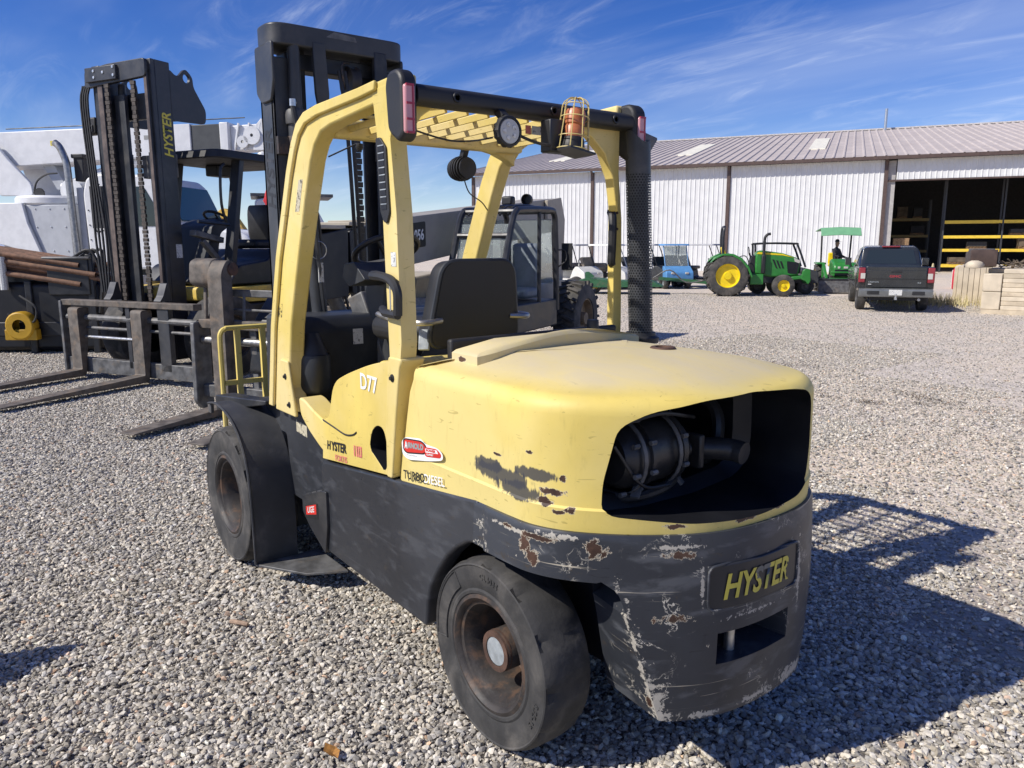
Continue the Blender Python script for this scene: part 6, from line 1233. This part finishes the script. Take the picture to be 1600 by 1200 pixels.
t = thing('seat_bench', 'row of loose tan cart seats on a low dark flatbed beside the brown downspout', 'seat', (23.0,-21.0,0), -155)
q = MB(); q.box(-1.6,1.4,-.5,.5,.45,.62); q.build('flatbed', CBK, t)
for k in range(3):
    q = MB(); q.box(-1.5+k*.95,-.65+k*.95,-.35,.35,.62,1.05); q.build('seat', SEATT, t, bevel=.1, seg=3)
for x in (-1.2,1.1): simple_wheel(t, x, -.5, .25, .2, .12, M['rubber'], M['hub'], -1)
# roll-over frame seen behind the tractor hood
t = thing('utility_vehicle', 'dark utility cart whose black roof frame shows above the green tractor hood', 'utility cart', (14.9,-23.8,0), -140)
for s in (-1,1): q = MB(); q.tube(arcpts([(-.9,.55*s,.7),(-.95,.55*s,1.7),(-.85,.55*s,1.85),(.4,.55*s,1.85),(.55,.55*s,1.75),(.85,.55*s,1.0)], 4), .04, 6); q.build('roll_cage', M['black'], t)
q = MB(); q.box(-.9,.5,-.55,.55,1.83,1.88); q.build('roof', CBK, t)
q = MB(); q.prism(rnd([(-1.2,.4),(-1.2,.95),(-.3,.95),(-.2,.6),(.5,.6),(.7,1.0),(1.3,.85),(1.35,.4)], .08, 3), -.6, .6); q.build('body', CBK, t, bevel=.03)
q = MB(); q.box(-.5,.0,-.5,.5,.7,.85); q.build('seat', CBK, t, bevel=.04)
for x in (-.8,.9):
    for s in (-1,1): simple_wheel(t, x, .6*s, .30, .22, .15, M['rubberdust'], M['greysteel'], s)
# ================================================================ stacked stone slabs at right, with things on them
SA = simple('sandstone_slab', (.52,.44,.32), .85, var=.18, scale=2.5, bump=.3, bscale=14, dirt=(.33,.26,.18), dscale=3)
SB = simple('sandstone_slab_pale', (.58,.50,.375), .85, var=.15, scale=2.5, bump=.3, bscale=14)
SS = thing('stone_pile', 'pallet of tan sandstone slabs stacked in level courses at the right edge', 'stone stack', (6.45,-20.25,0), -77)
q = MB(); q.box(-.02,3.8,-2.4,-.02,0,.12); q.build('pallet', SA, SS)
for xx in (3.75, 5.6, 7.4):
    for yy in (-2.3, -1.1): q = MB(); q.box(xx, xx+1.75, yy, yy+1.1, 0, 1.17-.03*(xx>5)); q.build('block', SB, SS, bevel=.03)
me_cache = {}
for k in range(9):
    z = .12+k*.118
    for (x0, x1) in ((.65,1.9),(1.93,3.7)):
        q = MB(); j = (k*7919 % 5-2)*.008; q.box(x0+abs(j)*.5, x1, -1.15+j*.2, 0+j, z, z+.112); q.build('slab', SA if (k+int(x0*3)) % 2 else SB, SS, bevel=.010, seg=1)
    j = (k*7919 % 5-2)*.008
    if k % 4 == 0 and k < 8:
        q = MB(); q.box(.0,.62,-.42,.01,z,z+.462); q.build('slab', SB, SS, bevel=.02)
    q = MB(); q.box(j*.3+.006,.62,-1.15,-.44,z,z+.112); q.build('slab', SA if k % 2 else SB, SS, bevel=.010, seg=1)
    for (y0, y1) in ((-2.35,-1.18),):
        q = MB(); q.box(0,3.7,y0,y1,z,z+.112); q.build('slab', SA, SS, bevel=.010, seg=1)
t = thing('stone_pile', 'pale tan stone blocks standing on edge behind the coursed slab pile', 'stone stack', (8.6,-23.9,0), -70)
q = MB(); q.box(0,2.6,-1.2,0,0,1.15); q.build('core_block', SA, t, bevel=.05)
for k in range(8): q = MB(); q.box(-.12,-.0,-1.2+k*.15,-1.06+k*.15,0,1.14+.02*(k%3)); q.build('block', SB, t, bevel=.012)
for k in range(5): q = MB(); q.box(.02+k*.52,.52+k*.52,.0,.10,0,1.12+.015*(k%2)); q.build('block', SB, t, bevel=.015)
t = thing('steel_box', 'brown-black open steel box tilted on top of the stone slabs', 'box', (6.75,-20.75,1.18), -60)
q = MB(); q.prism(rnd([(-.30,.05),(-.32,.50),(.55,.42),(.65,0)], .02, 2), -.32, .30); q.build('box_shell', simple('brown_black_sheet', (.07,.045,.035), .5, var=.2), t, bevel=.01)
q = MB(); q.box(-.25,.50,-.26,.25,.43,.52); q.build('lid', M['greysteel'], t)
t = thing('stone_boulder', 'rounded pale boulder block at the near corner of the stone pile', 'stone', (6.75,-20.35,1.18), 0)
q = MB(); q.lathe([(0,0),(.20,.02),(.22,.10),(.17,.17),(.08,.21),(0,.21)], (0,0,0), 'z', 12, mod=lambda i,k,r: r*(1+.12*math.sin(k*1.7+i))); q.build('block', SB, t, smooth=60)
t = thing('loose_stone', 'ragged heap of dark brush and rubble on top of the stone slabs', 'rubble', (6.1,-21.9,1.18), 0); rr = np.random.RandomState(9)
q = MB()
for k in range(70):
    p_ = rr.rand(3)*[1.0,1.6,.16]-[.5,.8,0]; q.bar(p_, p_+(rr.rand(3)-.5)*[.3,.4,.14]+[0,0,.05], .03+.05*rr.rand(), .02)
o = q.build('rubble', simple('brush_brown', (.13,.10,.07), .9, var=.4), t, smooth=0); o['kind'] = 'stuff'
DRY = simple('dry_straw_grass', (.50,.43,.22), .9, var=.3, scale=20)
q = MB(); rr = np.random.RandomState(4)
for k in range(900):
    p_ = Vector((9.0+rr.randn()*.8, -22.6+rr.randn()*.7, 0)); d_ = Vector(((rr.rand()-.5)*.25, (rr.rand()-.5)*.25, .15+.25*rr.rand())); s_ = Vector((rr.rand()-.5, rr.rand()-.5, 0)).normalized()*.012
    q.add([p_-s_, p_+s_, p_+d_], [(0,1,2)])
tag(q.build('dry_grass', DRY, smooth=0), 'patch of dry straw-coloured grass between pickup and stone pile', 'grass', kind='stuff')
t = thing('red_cab_shell', 'red plastic equipment shell with dark oval opening lying behind the pickup', 'equipment shell', (11.9,-31.4,0), -75)
RD = simple('red_plastic', (.50,.035,.05), .4, var=.1)
q = MB(); q.prism(rnd([(0,0),(-.05,.72),(.15,.86),(1.7,.78),(1.7,0)], .1, 4), -.8, 0); q.build('shell', RD, t, bevel=.05)
q = MB(); q.prism(rnd([(.45,.15),(.40,.58),(1.0,.60),(1.05,.15)], .10, 4), .0, .02); q.build('opening', M['cavity'], t)
q = MB(); q.box(.10,.16,-.01,.03,.05,.78); q.build('strip', M['labelwhite'], t)
t = thing('traffic_cone', 'small pale cone standing inside the edge of the open bay', 'cone', bloc(32.0,-1.0), 0)
q = MB(); q.lathe([(.26,0),(.26,.04),(.16,.05),(.04,.65),(0,.66)], (0,0,0), 'z', 14); q.build('cone_body', simple('faded_cone', (.45,.38,.22), .7), t)
q = MB(); q.lathe([(.125,.22),(.128,.24),(.10,.38),(.096,.38)], (0,0,0), 'z', 14); q.build('band', M['labelwhite'], t)
# ================================================================ small things on the gravel
LF = simple('dry_leaf', (.30,.14,.03), .8, var=.3, scale=60)
q = MB(); c_ = Vector((.26,1.087,.032)); q.add([c_+Vector(v) for v in ((-.045,.0,.0),(-.02,.022,.010),(.02,.026,.004),(.05,.005,.012),(.02,-.022,.0),(-.02,-.020,.008),(0,0,-.006))], [(0,1,6),(1,2,6),(2,3,6),(3,4,6),(4,5,6),(5,0,6)])
tag(q.build('dead_leaf', LF, smooth=0), 'curled brown leaf on the gravel below the front of the picture', 'leaf')
q = MB(); q.tube([(1.40,1.00,.028),(1.46,1.05,.034),(1.47,1.062,.034)], [.010,.012,.009], 8); tag(q.build('wood_stick', simple('stick_wood', (.36,.25,.17), .8, var=.3, scale=40)), 'short pinkish-tan stick on the gravel left of the steer wheel', 'stick')
DB = simple('dry_weed_debris', (.115,.085,.055), .95, var=.4, scale=40)
rr = np.random.RandomState(21); q = MB()
for (cx_, cy_, n_, sx, sy, ang) in [(4.6,-8.3,160,.50,.10,.3),(2.3,-6.55,120,.14,.12,0),(2.0,-7.3,260,.55,.14,-.5),(1.9,-6.9,40,.1,.1,0),(3.5,-6.6,50,.14,.05,.2),(2.8,-6.5,40,.16,.06,.3)]:
    for k in range(n_):
        a = rr.randn()*sx*.6; b = rr.randn()*sy*.6; p_ = Vector((cx_+a*math.cos(ang)-b*math.sin(ang), cy_+a*math.sin(ang)+b*math.cos(ang), .012+.02*rr.rand())); d_ = Vector((rr.rand()-.5, rr.rand()-.5, .3*(rr.rand()-.3)))*.10; s_ = Vector((-d_.y, d_.x, 0)).normalized()*.006
        q.add([p_-s_, p_+s_, p_+d_+s_*.3], [(0,1,2)])
tag(q.build('weed_debris', DB, smooth=0), 'scattered dark brown dry weeds on the gravel right of the forklift', 'plant debris', kind='stuff')
# added steel plate, unseen past the left edge, shaped to cast the pointed shadow
t = thing('shadow_plate', 'added pointed plate on legs, unseen off the left edge, there to cast the dark wedge of shadow', 'plate', (0,0,0))
q = MB(); q.prism([(1.845,2.10),(1.97,2.38),(2.3,3.3),(1.75,3.35),(1.66,2.44)], .40, .44, 'z'); q.build('plate', M['greysteel'], t, bevel=.004)
for x, y in ((1.8,2.5),(2.1,3.1),(1.85,3.2)): q = MB(); q.box(x-.03,x+.03,y-.03,y+.03,0,.40); q.build('leg', M['greysteel'], t)
